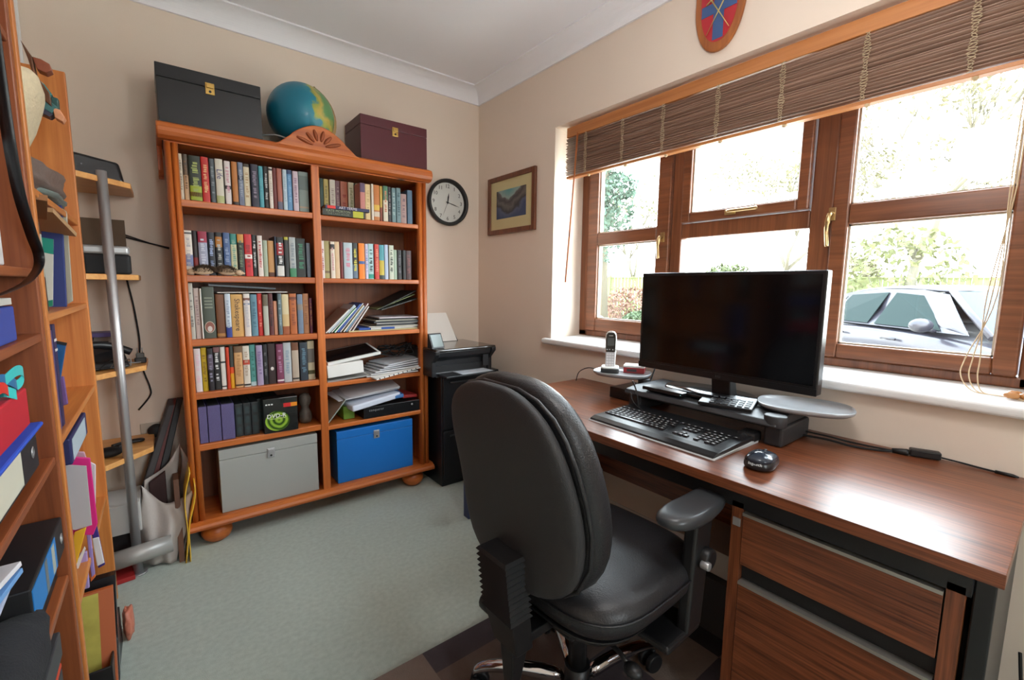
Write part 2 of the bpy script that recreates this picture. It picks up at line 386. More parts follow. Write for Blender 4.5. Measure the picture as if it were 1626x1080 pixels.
# ------------------------------------------------------------------ bookcase with two columns of shelves
BF = -.29; BXL, BXM, BXR = -1.735, -1.15, -.548
bc = thing('bookcase', 'tall honey pine bookcase with carved crest full of books', 'bookcase', ((BXL+BXR)/2, BF/2, 0))
def post(x0, x1, name):
    m = MB(); f = BF
    m.box(x0, x1, f+.012, f+.03, .125, 1.785)
    wd = x1-x0
    for k in range(2):
        c = x0+wd*(.26+.48*k); rr = wd*.24
        pts = [(c-rr, f+.014)]+[(c-rr*math.cos(R(a)), f+.012-.012*math.sin(R(a))) for a in range(0,181,20)]+[(c+rr, f+.014)]
        m.prism(pts, .125, 1.785, 'xy', True)
    return m.build(name, pine('z'), bc)
post(BXL, BXL+.046, 'front_post'); post(BXR-.055, BXR, 'front_post')
MB().box(BXM-.019, BXM+.019, BF+.004, BF+.02, .125, 1.785).build('centre_stile', pine('z'), bc, bev=.004)
MB().box(BXL+.004, BXL+.022, BF+.03, -.015, .1, 1.79).build('side_panel', pine('z'), bc)
MB().box(BXR-.022, BXR-.004, BF+.03, -.015, .1, 1.79).build('side_panel', pine('z'), bc)
MB().box(BXM-.010, BXM+.010, BF+.02, -.02, .125, 1.79).build('centre_panel', pine('z'), bc)
MB().box(BXL+.01, BXR-.01, -.018, -.012, .1, 1.79).build('back_panel', wood('shaded_back_board', (134,78,44), (104,56,30), 'z', 1, .6, knots=False), bc)  # shade inside the shelves is put into this darker board colour
LZ = [1.560, 1.243, .962, .722, .484]; RZ = [1.553, 1.240, .955, .700, .469]
for z in LZ: MB().box(BXL+.022, BXM-.010, BF+.008, -.02, z-.030, z).build('shelf', pine('x'), bc, bev=.004)
for z in RZ: MB().box(BXM+.010, BXR-.022, BF+.008, -.02, z-.024, z).build('shelf', pine('x'), bc, bev=.004)
m = MB(); f0 = BF-.028
m.prism([(f0+.02,.088),(f0+.004,.094),(f0,.106),(f0+.006,.118),(f0+.02,.124),(f0+.03,.13),(-.02,.13),(-.02,.088)], BXL-.02, BXR+.02, 'yz')
m.build('plinth', pine('x'), bc, bev=.003)
for x in (BXL+.09, BXR-.09):
    for y in (-.235, -.07):
        MB().lathe([(.03,.088),(.05,.08),(.062,.06),(.064,.04),(.055,.018),(.035,.002),(.0001,0)], (x,y,0), 'z', 28).build('bun_foot', pine('x'), bc)
MB().box(BXL, BXR, BF+.01, -.015, 1.785, 1.81).build('top_board', pine('x'), bc)
m = MB(); f1 = BF-.035
prof = [(BF+.01,1.79),(f1+.022,1.792),(f1+.006,1.803),(f1,1.818),(f1,1.832),(f1+.008,1.852),(BF+.0,1.862),(BF+.02,1.862),(BF+.02,1.79)]
m.prism(prof, BXL-.022, BXR+.022, 'yz')
m.build('cornice', pine('x'), bc, bev=.006, seg=3)
for x in (BXL-.022, BXR+.004): MB().prism([(BF+.01,1.80),(BF+.01,1.855),(-.03,1.855),(-.03,1.70),(-.045,1.675),(-.07,1.668),(-.10,1.675),(-.115,1.70),(-.12,1.80)], x, x+.018, 'yz').build('cornice_return', pine('y'), bc)
# carved crest
cx = -1.135
pts = [(cx-.20,1.845)]
for i in range(25):
    t = -1+2*i/24; pts.append((cx+t*.175, 1.858+.105*(math.cos(t*math.pi*.5)**1.0)*(1 if abs(t) < .72 else .9)))
pts += [(cx+.20,1.845)]
MB().prism(pts, BF-.033, BF-.012, 'xz').build('crest', pine('x'), bc, bev=.005, seg=3)
m = MB()
for a in (-72,-44,-16,16,44,72):
    d = Vector((math.sin(R(a)), 0, math.cos(R(a)))); b0 = Vector((cx, BF-.034, 1.862))
    L0, L1 = .030, .082 if abs(a) < 60 else .105
    p = [b0+d*(L0+(L1-L0)*k/8) for k in range(9)]
    m.tube(p, [.001+.0085*math.sin(math.pi*(k+.3)/9)**.7 for k in range(9)], 8, flat=1)
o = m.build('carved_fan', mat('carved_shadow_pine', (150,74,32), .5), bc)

# ------------------------------------------------------------------ books
def plane_x(px, py, y=BF+.035): return at(px, py, 'y', y).x
def book(x0, x1, z, h, col, d=.13, yf=BF+.035, marks=(), lean=0.0, label='', group='', txt=None, head=None, foot=None, pages=True, dark=False, rough=.45, bulge=.003):
    """an upright book, spine to the room. marks: (z0,z1,colour) bands as fractions of the height; txt: colour of the title lettering strokes"""
    cx = (x0+x1)/2; w = x1-x0
    r = thing('book', label, 'book', (cx, yf, z), group=group, rot=(0, lean, 0))
    b = MB(); n = 8; t = min(.0025, w*.12)
    ring = [(-w/2, d)]+[(-w/2, .004)]+[(-w/2*math.cos(math.pi*k/n), -bulge*math.sin(math.pi*k/n)) for k in range(n+1)]+[(w/2, .004), (w/2, d)]
    inner = [(w/2-t, d), (w/2-t, .005), (-w/2+t, .005), (-w/2+t, d)]
    b.prism(ring+inner, 0, h)
    b.build('cover', bookmat(col, rough), r, world=False)
    if pages: MB().box(-w/2+t, w/2-t, .006, d-.004, .002, h-.004).build('pages', PAGES, r, world=False)
    def band(mb, z0, z1, k0=0, k1=n, out=.0004):
        ps = [(-w/2*math.cos(math.pi*k/n)*(1.0+out/w), -bulge*math.sin(math.pi*k/n)-out) for k in range(k0, k1+1)]
        rings = [[Vector((a, c, zz)) for a, c in ps] for zz in (z0*h, z1*h)]
        m_ = len(ps); mb.add([p for rr in rings for p in rr], [(i, i+1, m_+i+1, m_+i) for i in range(m_-1)], False)
    for z0, z1, c in marks:
        q = MB(); band(q, z0, z1); q.build('spine_panel', bookmat(c, rough), r, world=False)
    if txt:
        rng = random.Random(label); q = MB(); zz = .22
        while zz < .84:
            L = rng.uniform(.012, .05); 
            if rng.random() < .8:
                s = w*rng.uniform(.16, .26); o_ = rng.uniform(-.06,.06)*w
                yy = -bulge-.0007
                q.add([(-s/1.0+o_, yy, zz*h), (s+o_, yy, zz*h), (s+o_, yy, min(.86,zz+L)*h), (-s+o_, yy, min(.86,zz+L)*h)], [(0,1,2,3)], False)
            zz += L+rng.uniform(.006,.02)
        if len(q.f) == 2: q.f.pop(); q.m.pop(); q.sm.pop(); q.v = q.v[:4]
        if q.v: q.build('spine_lettering', bookmat(txt, rough), r, world=False)
    return r
def bookmat(c, rough=.45): return mat('cover_%d_%d_%d' % tuple(c), c, rough, var=.05, vscale=30)
def row(spec, name, z, crop, ymid, group, hmap, yfs=BF+.035, n0=None):
    """spec rows: crop x0, crop x1, height, colour, words, keyword options"""
    ox, oy, sc = crop; N = len(spec); desc = [s[4] for s in spec]; short = [s[5] for s in spec]; res = []
    for i, s in enumerate(spec):
        py = oy+ymid/sc; opt = dict(s[6]) if len(s) > 6 else {}; yy = opt.pop('yf', yfs); x0 = plane_x(ox+s[0]/sc, py, yy); x1 = plane_x(ox+s[1]/sc, py, yy)
        x0 = max(x0, n0 or -9)
        opt.setdefault('txt', None)
        nb = ('beside ' + short[1]) if i == 0 else (('beside ' + short[i-1]) if i == N-1 else 'between ' + short[i-1] + ' and ' + short[i+1])
        lab = desc[i] + ' ' + nb + ', ' + name
        res.append(book(x0+.0006, x1-.0006, z+.0005, hmap(i, s[2]), s[3], label=lab, group=group, yf=yy+(.004*math.sin(i*2.3)), **opt))
    return res
K = dict
LC = (280, 230, 4.696)
SH1 = row([
 (18,50,.192,(196,186,165),'cream paperback','brown',K(txt=(150,140,120))),
 (52,92,.188,(196,160,120),'brown topped beige book','cream',K(marks=[(.55,1,(84,72,58))],txt=(120,90,60))),
 (94,184,.190,(34,44,34),'wide dark green book with bright green foot','green',K(marks=[(.02,.34,(150,165,40)),(.1,.2,(120,60,30))],txt=(150,165,90),d=.15)),
 (186,244,.188,(190,40,34),'bright red book','red',K(txt=(225,170,120))),
 (247,288,.186,(74,84,90),'slate grey book','slate',K(txt=(120,130,135))),
 (290,349,.184,(206,202,186),'white book with purple title','white',K(txt=None,marks=[(.02,.18,(170,176,120))])),
 (359,405,.180,(214,206,204),'pinkish white book','pinkish',K(marks=[(.36,.44,(50,45,50))],txt=(200,150,160))),
 (411,455,.180,(176,112,50),'orange brown book with dark foot','orange',K(marks=[(0,.08,(40,30,30))])),
 (457,498,.178,(108,118,140),'blue grey book','blue-grey',K(marks=[(.6,.7,(50,55,70))],txt=(150,160,175))),
 (500,547,.178,(212,200,170),'plain cream book','cream',K(marks=[(.93,1,(70,60,50))],txt=(180,150,110))),
 (551,609,.180,(34,36,56),'wide navy book','navy',K(txt=(120,110,130))),
 (611,646,.172,(70,150,162),'teal book','teal',K(txt=(90,165,175))),
 (648,684,.174,(28,28,28),'black book with white specks','black',K(txt=(170,170,170))),
 (684,714,.170,(216,208,196),'slim white book','white',K(marks=[(.92,.97,(50,40,40))],txt=(190,180,165))),
 (716,746,.168,(98,28,24),'dark red book','dark red',K()),
 (746,786,.168,(160,92,76),'brick pink book with grey foot','brick',K(marks=[(0,.2,(90,90,110))])),
 (788,820,.166,(180,200,210),'pale blue book','pale blue',K(txt=(150,170,185))),
 (822,861,.164,(86,136,178),'sky blue book','sky blue',K(marks=[(.9,1,(40,60,100))],txt=(120,165,200))),
 (863,905,.162,(196,180,190),'pale lilac book','lilac',K(txt=(150,120,140))),
 (907,980,.166,(120,136,130),'wide grey green book','grey-green',K(marks=[(.1,.14,(160,140,120)),(.55,.9,(90,106,104))])),
], 'top left shelf', LZ[0], LC, 230, 'books on the top left shelf', lambda i, h: .1905+.0015*math.sin(i*2.7))
SH2 = row([
 (60,124,.190,(214,210,200),'tall white book','black',K(marks=[(.2,.46,(110,120,160)),(.92,.96,(80,80,80))],txt=(170,170,175),d=.14)),
 (126,164,.182,(40,32,34),'black and red book','white',K(marks=[(.05,.4,(130,30,30))])),
 (166,235,.178,(150,155,178),'lilac grey book with crimson head','lilac',K(marks=[(.75,1,(150,34,64))],txt=(190,195,210))),
 (238,292,.180,(28,32,44),'black book with pale blue lettering','black',K(txt=(140,160,200))),
 (294,348,.178,(24,28,32),'black book with orange lettering','dark',K(marks=[(.66,.9,(170,110,40))],txt=(170,170,165))),
 (352,404,.184,(70,96,140),'steel blue book','blue',K(txt=(130,150,185))),
 (406,456,.178,(205,200,160),'cream book with teal head','cream',K(marks=[(.75,1,(50,130,120))],txt=(120,160,140))),
 (458,506,.180,(44,46,40),'dark book with orange head','dark',K(marks=[(.8,1,(200,140,60))],txt=(100,120,90))),
 (508,566,.178,(196,36,44),'bright red book with white label','red',K(marks=[(.42,.52,(225,215,210))],txt=(150,20,30))),
 (567,602,.174,(34,36,36),'slim black book with white title','black',K(txt=(190,190,190))),
 (604,644,.172,(216,206,198),'slim white book with red title','white',K(txt=(190,90,90))),
 (646,680,.156,(160,172,150),'short pale green book','green',K()),
 (682,730,.152,(190,140,84),'short tan orange book','tan',K(marks=[(0,.12,(90,50,30))])),
 (732,746,.166,(50,60,80),'very slim dark blue book','dark blue',K()),
 (748,802,.168,(26,26,28),'black book with white foot','black',K(marks=[(.02,.28,(214,214,208)),(.55,.85,(150,30,36))],txt=(215,215,215))),
 (804,838,.166,(30,34,34),'black book with yellow head','dark',K(marks=[(.93,1,(170,160,40))])),
 (840,890,.164,(166,172,172),'grey white book with green foot','grey',K(marks=[(0,.22,(60,130,90))],txt=(130,140,145))),
 (892,964,.162,(28,36,34),'wide black book with green title','black',K(txt=(50,120,90))),
 (968,998,.152,(96,108,120),'slim grey book','grey',K()),
], 'second left shelf', LZ[1], LC, 820, 'books on the second left shelf', lambda i, h: (.1905+.0015*math.sin(i*1.7)) if h > .16 else .169)
RC = (500, 260, 5.4)
SH3 = row([
 (36,72,.176,(28,60,52),'dark green book','green',K(yf=-.156)),
 (74,118,.172,(176,160,90),'olive yellow book','olive',K(yf=-.156,txt=(120,110,60))),
 (122,172,.170,(208,204,190),'white book','white',K(yf=-.156,txt=(160,150,140))),
 (174,214,.172,(120,84,92),'maroon grey book','maroon',K(yf=-.156,txt=(160,130,130))),
 (216,279,.170,(178,104,78),'wide terracotta book','terracotta',K(yf=-.156,txt=(150,60,50))),
 (281,331,.168,(206,200,170),'cream book','cream',K(yf=-.156,txt=(150,150,110))),
 (333,346,.160,(36,34,34),'very slim black book','black',K(yf=-.156)),
 (347,381,.166,(210,206,176),'narrow cream book','cream',K(yf=-.156,txt=(60,60,50))),
 (383,427,.160,(188,120,112),'salmon book with purple head','salmon',K(d=.085,marks=[(.75,1,(90,70,100))])),
 (429,476,.166,(214,190,140),'sandy cream book','sandy',K(d=.085,txt=(190,160,110))),
 (478,499,.164,(214,206,190),'slim white book','white',K(d=.085,)),
 (501,552,.162,(186,112,48),'amber brown book','amber',K(d=.085,marks=[(.3,.45,(210,170,60)),(.12,.26,(205,190,170))])),
 (554,577,.162,(130,60,40),'narrow red brown book','red-brown',K(marks=[(.4,1,(190,160,70))])),
 (579,620,.160,(206,200,180),'cream book with green head','cream',K(marks=[(.6,1,(70,120,90))],txt=(190,120,90))),
 (622,653,.158,(36,30,34),'slim black book','black',K(txt=(120,110,115))),
 (655,692,.160,(104,134,138),'grey teal book','teal',K(txt=(150,175,175))),
 (693,731,.158,(100,130,136),'grey teal book','teal',K(txt=(60,90,100))),
 (733,786,.132,(160,130,126),'short dusty pink book','pink',K(txt=(110,90,100))),
 (788,832,.148,(74,104,128),'blue grey book','blue-grey',K()),
], 'top right shelf', RZ[0], RC, 200, 'books on the top right shelf', lambda i, h: .203 if i < 8 else (.163 if h < .14 else .189+.002*math.sin(i*2)))
SH4 = row([
 (50,84,.178,(214,200,196),'slim pinkish white book','olive',K(txt=(170,110,110))),
 (82,130,.176,(160,150,96),'olive khaki book','olive',K(marks=[(.14,.2,(110,90,60))])),
 (132,171,.176,(216,206,190),'white book with dark emblem','white',K(marks=[(.8,.93,(44,44,48))],txt=(200,150,150))),
 (173,215,.174,(208,178,140),'beige book','beige',K()),
 (217,243,.172,(110,30,26),'dark red book','dark red',K()),
 (245,321,.172,(176,192,200),'wide pale blue grey book','blue-grey',K(txt=(205,130,150))),
 (325,370,.168,(36,40,42),'dark book with yellow title','dark',K(txt=(200,190,60),marks=[(.02,.4,(90,110,130))])),
 (374,427,.170,(240,130,20),'vivid orange book with blue band','orange',K(marks=[(.42,.5,(60,90,150))])),
 (429,456,.164,(196,190,214),'pale lilac book','lilac',K(txt=(120,140,190))),
 (459,507,.162,(168,204,206),'pale cyan book','cyan',K(marks=[(.02,.14,(30,150,130))],txt=(40,60,60))),
 (509,549,.160,(196,52,40),'red book','red',K(txt=(220,140,110))),
 (551,595,.160,(70,150,162),'teal book with yellow panel','teal',K(marks=[(.12,.55,(190,170,50)),(0,.12,(40,60,60))])),
 (598,631,.158,(176,192,216),'pale blue book','pale blue',K()),
 (633,674,.158,(196,204,186),'white book with green leaf pattern','leafy',K(txt=(50,60,46))),
 (676,705,.142,(156,176,156),'short sage book','sage',K()),
 (707,744,.150,(28,28,32),'black book','black',K(txt=(90,90,100))),
 (750,778,.144,(30,34,36),'slim black book','black',K()),
 (783,830,.136,(60,28,30),'dark maroon book','maroon',K(txt=(120,60,60))),
], 'second right shelf', RZ[1], RC, 840, 'books on the second right shelf', lambda i, h: .188+.0015*math.sin(i*2.2) if h > .155 else .165)
L3 = (280, 430, 5.4)
SH5 = row([
 (110,156,.212,(176,176,166),'tall pale grey book','pinkish',K(txt=(120,120,115),d=.15)),
 (158,206,.190,(190,176,170),'pinkish grey hardback','grey',K(txt=(150,130,130))),
 (208,226,.188,(216,214,206),'thin white book','white',K()),
 (228,334,.196,(70,78,68),'thick dark green hardback with round portrait','green',K(marks=[],txt=None,d=.16)),
 (340,417,.160,(110,66,36),'brown leather book','brown',K(marks=[(.03,.1,(170,120,60))])),
 (419,470,.166,(196,206,216),'pale book with royal blue foot','pale',K(marks=[(.0,.24,(40,60,140))],txt=(150,165,185))),
 (472,577,.168,(206,160,92),'thick tan book lettered Shakespeare','tan',K(txt=None,d=.15)),
 (579,636,.168,(214,206,198),'white book with brown label','white',K(marks=[(.84,.9,(110,70,60)),(.74,.78,(130,140,160))],txt=(190,185,190))),
 (638,696,.164,(94,134,150),'dusty blue book','blue',K(txt=(60,100,120))),
 (698,741,.162,(190,40,36),'red book','red',K(txt=(220,120,100))),
 (743,790,.158,(176,178,164),'grey cream book','grey',K(marks=[(.72,1,(100,90,70))])),
 (792,832,.158,(90,36,36),'dark red brown book','maroon',K(txt=(50,20,22))),
 (834,867,.134,(200,140,110),'short salmon book','salmon',K()),
 (869,905,.158,(86,104,110),'slate book','slate',K(txt=(140,160,165))),
 (907,969,.156,(206,190,150),'cream book with burnt orange foot','cream',K(marks=[(.0,.2,(150,80,40)),(.2,.5,(200,170,120))])),
 (971,1034,.154,(176,96,44),'orange brown book','brown',K(marks=[(.85,.92,(110,50,24))],txt=(140,70,36))),
 (1037,1086,.154,(104,120,140),'blue grey book','blue-grey',K(marks=[(.6,.75,(130,120,110))])),
 (1088,1139,.152,(168,112,70),'tan brown book','tan',K(txt=(140,90,56))),
 (1141,1166,.140,(100,40,60),'slim plum book','plum',K(txt=(150,110,60))),
], 'third left shelf', LZ[2], L3, 380, 'books on the third left shelf', lambda i, h: (.246,.224,.222,.230)[i] if i < 4 else (.164 if h < .135 else (.177 if h < .145 else .198+.002*math.sin(i*3))))
SH6 = row([
 (152,212,.184,(214,206,206),'thick white book','yellow',K(txt=(220,190,200))),
 (214,264,.176,(190,160,24),'bright yellow book','yellow',K(txt=(140,110,20))),
 (266,316,.180,(36,32,38),'black book with lilac panel','black',K(marks=[(.5,.85,(90,78,96))],txt=(130,130,150))),
 (318,376,.176,(36,34,34),'black book with white script','black',K(txt=(205,205,205),marks=[(.88,1,(120,80,80))])),
 (378,423,.172,(216,212,204),'white book with black band','white',K(marks=[(.62,.66,(50,60,60)),(.05,.08,(30,30,30))])),
 (425,455,.170,(196,60,30),'slim vermilion book','vermilion',K()),
 (457,494,.168,(220,160,30),'yellow book with dark head','yellow',K(marks=[(.5,1,(60,66,60)),(.35,.5,(220,80,30))])),
 (496,568,.166,(206,160,108),'tan book','tan',K(marks=[(.85,1,(110,84,60)),(.04,.08,(80,60,40))],txt=(180,130,80))),
 (570,630,.166,(212,204,190),'white book with red band','white',K(marks=[(.54,.66,(180,66,44)),(.03,.07,(30,30,30))],txt=(180,160,140))),
 (632,683,.164,(80,146,140),'jade green book','jade',K(marks=[(0,.1,(176,200,204))],txt=(50,110,104))),
 (685,741,.162,(160,146,176),'lilac book','lilac',K(txt=(130,110,150))),
 (743,783,.168,(30,30,34),'black book with tiny marks','black',K(txt=(110,110,110))),
 (785,855,.162,(50,34,34),'dark brown book with white dot','brown',K(marks=[],txt=None)),
 (857,918,.160,(120,56,84),'plum pink book','plum',K(txt=(170,120,150),marks=[(.05,.09,(220,210,210))])),
 (920,989,.158,(176,182,184),'grey white book','grey',K(txt=(140,156,170))),
 (991,1051,.154,(180,164,146),'beige book with brown head','beige',K(marks=[(.8,1,(110,66,40)),(.05,.09,(40,40,40))])),
 (1058,1126,.158,(44,54,64),'dark slate book','slate',K(txt=(90,120,136))),
 (1128,1188,.154,(190,180,150),'cream and grey illustrated book','cream',K(marks=[(.44,.8,(110,106,100)),(.14,.24,(70,66,30))])),
], 'fourth left shelf', LZ[3], L3, 790, 'books on the fourth left shelf', lambda i, h: .1965+.0025*math.sin(i*2.3))

def on_spine(b, body, col, size, zf, up=False, name='spine_lettering'):
    """lettering set along the spine of a finished book"""
    h = max(v.co.z for v in b.children[0].data.vertices)
    q = MB(); M = Matrix.Translation((0, -.0042, h*zf)) @ Matrix.Rotation(R(90), 4, 'X') @ Matrix.Rotation(R(-90), 4, 'Z')
    q.text(body, M, size, .0003); q.build(name, bookmat(col), b, world=False, fix=False)
on_spine(SH1[5], 'Life', (60,50,110), .030, .66)
on_spine(SH5[6], 'Shakespeare', (70,50,36), .030, .52)
def disc(b, z, rx, rz, col, name, y=-.0042):
    q = MB(); n = 24; q.add([(rx*math.cos(2*math.pi*k/n), y, z+rz*math.sin(2*math.pi*k/n)) for k in range(n)], [tuple(range(n))], False)
    q.build(name, bookmat(col), b, world=False)
disc(SH5[3], .05, .019, .026, (206,196,176), 'portrait_ring'); disc(SH5[3], .05, .017, .024, (140,84,70), 'portrait', -.0045)
disc(SH5[3], .042, .009, .013, (206,196,190), 'portrait_figure', -.0048)
disc(SH6[12], .075, .007, .009, (214,206,200), 'white_dot')
for k in range(4):
    MB().box(-.015,.015,-.0045,-.004,.135+k*.014,.142+k*.014).build('spine_lettering', bookmat((120,128,112)), SH5[3], world=False)
# ------------------------------------------------------------------ other things in the bookcase
def rotm(loc, rx=0, ry=0, rz=0): return Matrix.Translation(loc) @ Euler((R(rx), R(ry), R(rz))).to_matrix().to_4x4()
def slab(name, label, cat, loc, size, col, rot=(0,0,0), group=None, rough=.5, pages=False, var=.03, bev=.001, extra=None):
    """a flat item (folder, magazine, box, paper stack) centred on loc; size = x, y, z"""
    r = thing(name, label, cat, loc, group=group, rot=tuple(R(a) for a in rot)); sx, sy, sz = [q/2 for q in size]
    c = mat('%s_%d_%d_%d' % ((name,)+tuple(col)), col, rough, var=var, vscale=20)
    if pages:
        t = min(.0015, sz*.3); m = MB().box(-sx,sx,-sy,sy,-sz,-sz+t).box(-sx,sx,-sy,sy,sz-t,sz).box(-sx,sx,-sy,-sy+t,-sz,sz)
        m.build('cover', c, r, world=False)
        MB().box(-sx+.003, sx-.003, -sy+t, sy-.003, -sz+t, sz-t).build('pages', PAGES, r, world=False)
    else:
        MB().box(-sx,sx,-sy,sy,-sz,sz).build('body', c, r, bev=bev, world=False)
    if extra: extra(r)
    return r
FUR = mat('hedgehog_quills', (84,66,50), .95, bump=1, bscale=300, var=.35, vscale=60); FACE = mat('plush_cream', (206,180,150), .9)
def hedgehog(x0, x1, z, label, flip):
    L = x1-x0; cx = (x0+x1)/2; y = -.272; r = thing('toy_hedgehog', label, 'toy', (cx, y, z), rotz=R(180) if flip else 0, group='toy hedgehogs')
    MB().ball((-.004, .004, .017), 1, (L*.42, .016, .016), 20, 12).build('body', FACE, r, world=False)
    rng = random.Random(int(x0*-1000)); q = MB()
    for _ in range(800):
        a = rng.uniform(0, 2*math.pi); e = rng.uniform(-.25, 1.45)
        d = Vector((math.cos(a)*math.cos(e), math.sin(a)*math.cos(e), math.sin(e)))
        p = Vector((-.012+d.x*L*.42, .004+d.y*.019, .019+d.z*.019)); t = p+Vector((-.35+d.x*.8, d.y, d.z+.1)).normalized()*rng.uniform(.008, .014)
        s = Vector((-d.y, d.x, 0)).normalized()*.0012 if abs(d.z) < .99 else Vector((.0012,0,0)); u = d.cross(s).normalized()*.0012
        q.add([p+s, p-s*.5+u, p-s*.5-u, t], [(0,1,3),(1,2,3),(2,0,3)], False)
    q.build('quills', FUR, r, world=False)
    h = MB().ball((L*.40, -.001, .014), 1, (.017, .013, .013), 16, 10); h.tube([(L*.40+.01,-.001,.013),(L*.40+.024,-.001,.010)], [.008,.003], 10)
    hd = h.build('head', FACE, r, world=False)
    MB().ball((L*.40+.025,-.001,.0105), .0030, (1,1,1), 8, 6).build('nose', BLACK, hd, world=False)
    for s in (-1, 1): MB().ball((L*.40+.010, -.001+s*.009, .019), .0018, (1,1,1), 8, 6).build('eye', BLACK, hd, world=False)
hedgehog(-1.684, -1.588, LZ[1]+.001, 'brown toy hedgehog lying left, before the second left shelf books', True)
hedgehog(-1.582, -1.486, LZ[1]+.001, 'brown toy hedgehog facing right, before the second left shelf books', False)
# flat books on the top right shelf
def flatbook(x0, x1, z, t, d, yc, col, label, rotz=0, words=None, patch=None, cat='book', group=None):
    r = thing('book', label, cat, ((x0+x1)/2, yc, z), rotz=R(rotz), group=group); w = x1-x0; c = bookmat(col)
    m = MB().box(-w/2,w/2,-d/2,d/2,0,.0015).box(-w/2,w/2,-d/2,d/2,t-.0015,t).box(-w/2,w/2,-d/2,-d/2+.0015,0,t); m.build('cover', c, r, world=False)
    MB().box(-w/2+.002,w/2-.002,-d/2+.002,d/2-.003,.0016,t-.0016).build('pages', PAGES, r, world=False)
    if patch:
        MB().box(-w/2+w*patch[0], -w/2+w*patch[1], -d/2-.0005, -d/2, .001, t-.001).build('spine_panel', bookmat(patch[2]), r, world=False)
    for body, cx, cz, size, cc in (words or []):
        q = MB(); q.text(body, Matrix.Translation((-w/2+w*cx, -d/2-.0006, t*cz)) @ Matrix.Rotation(R(90), 4, 'X'), size, .0002); q.build('spine_lettering', bookmat(cc), r, world=False, fix=False)
    return r
yfb = -.222
flatbook(-1.122, -.906, RZ[0]+.001, .034, .125, yfb-.002, (40,42,34), 'thick dark paperback lying flat, lettered Kate Morton The Lake House', words=[('KATE MORTON', .36, .70, .017, (140,150,120)), ('THE LAKE HOUSE', .36, .28, .014, (120,128,104))], patch=(.70, .95, (176,176,40)), group='flat books on the top right shelf')
flatbook(-1.105, -.882, RZ[0]+.036, .016, .125, yfb, (38,40,84), 'thin navy book lettered Art Terms lying on the dark paperback', rotz=-1, words=[('ART TERMS', .50, .5, .018, (220,215,225))], patch=(.04, .22, (220,40,36)), group='flat books on the top right shelf')
# these lie in front, so the row behind stands deeper: (see the row offsets)
slab('tablet', 'flat dark grey tablet lying on top of the third left shelf books', 'tablet', (-1.48, -.17, 1.1935), (.27, .17, .009), (64,72,80), rot=(0,3.2,0), rough=.35)
slab('booklet', 'thin white booklet lying under the grey tablet on the book tops', 'booklet', (-1.438, -.172, 1.1685), (.29, .17, .004), (214,212,206), rot=(0,-.5,0))
slab('booklet', 'thin olive booklet lying flat on top of the fourth left shelf books', 'booklet', (-1.60, -.18, .9265), (.175, .15, .005), (88,92,70))
# purple patterned box files, dark disc cases, disc box, vase
PURP = mat('purple_speckle', (92,84,128), .7, var=.5, vscale=260)
xs = [(-1.686,-1.655),(-1.652,-1.603),(-1.600,-1.549)]
for k, (a, b) in enumerate(xs):
    r = thing('box_file', ['purple speckled box file at the far left of the fifth shelf', 'purple speckled box file in the middle of the three', 'purple speckled box file touching the black disc cases'][k], 'box file', ((a+b)/2, -.27, LZ[4]), group='purple speckled box files')
    MB().box(a, b, -.27, -.06, LZ[4]+.001, LZ[4]+.17).build('case', PURP, r, bev=.002)
    MB().box(a+.004, b-.004, -.262, -.07, LZ[4]+.1705, LZ[4]+.172).build('contents', MBLACK, r)
CW = mat('case_window', (58,70,72), .25)
for k in range(6):
    a = -1.545+.0335*k; 
    r = thing('disc_case', ['black disc case beside the purple box files, three windows on its spine','second black disc case from the purple box files','third black disc case from the purple box files','black disc case partly behind the disc box, left one','black disc case mostly behind the disc box','black disc case behind the disc box nearest the vase'][k], 'disc case', (a+.016, -.26, LZ[4]), group='black disc cases on the fifth left shelf')
    yc_ = -.258 if k < 3 else -.205
    MB().box(a, a+.032, yc_, -.06, LZ[4]+.001, LZ[4]+.160).build('case', mat('case_black', (34,38,40), .35), r, bev=.002)
    for j in range(3): MB().box(a+.007, a+.025, yc_-.0012, yc_, LZ[4]+.014+j*.048, LZ[4]+.048+j*.048).build('window', CW, r)
r = thing('disc_box', 'black box of blank discs with green swirl, marked DVD-R', 'box', (-1.355, -.285, LZ[4]), rotz=R(-2))
MB().box(-.075,.075,-.003,.07,0,.170).build('carton', mat('disc_box_black', (22,24,24), .25, coat=.5), r, bev=.001, world=False)
q = MB()
def vg():
    m = bpy.data.materials.new('green_swirl'); m.use_nodes = True; nt = m.node_tree; b = nt.nodes['Principled BSDF']
    t = nt.nodes.new('ShaderNodeTexCoord'); wv = nt.nodes.new('ShaderNodeTexWave'); wv.wave_type = 'RINGS'; wv.rings_direction = 'SPHERICAL'; wv.inputs['Scale'].default_value = 14; wv.inputs['Distortion'].default_value = 2.5
    mp = nt.nodes.new('ShaderNodeMapping'); mp.inputs['Location'].default_value = (.01, 0, -.06); nt.links.new(t.outputs['Object'], mp.inputs[0]); nt.links.new(mp.outputs[0], wv.inputs[0])
    rp = nt.nodes.new('ShaderNodeValToRGB'); rp.color_ramp.elements[0].color = srgb(24,60,16); rp.color_ramp.elements[1].color = srgb(150,190,60); nt.links.new(wv.outputs[0], rp.inputs[0]); nt.links.new(rp.outputs[0], b.inputs[0]); b.inputs['Roughness'].default_value = .25
    return m
n = 32; q.add([(-.016+.054*math.cos(2*math.pi*k/n), -.0036, .058+.050*math.sin(2*math.pi*k/n)) for k in range(n)], [tuple(range(n))], False); q.build('swirl_print', vg(), r, world=False)
MB().text('DVD-R', Matrix.Translation((-.020,-.0046,.083)) @ Matrix.Rotation(R(90),4,'X'), .028, .0004, .0004).build('lettering', WHITEP, r, world=False, fix=False)
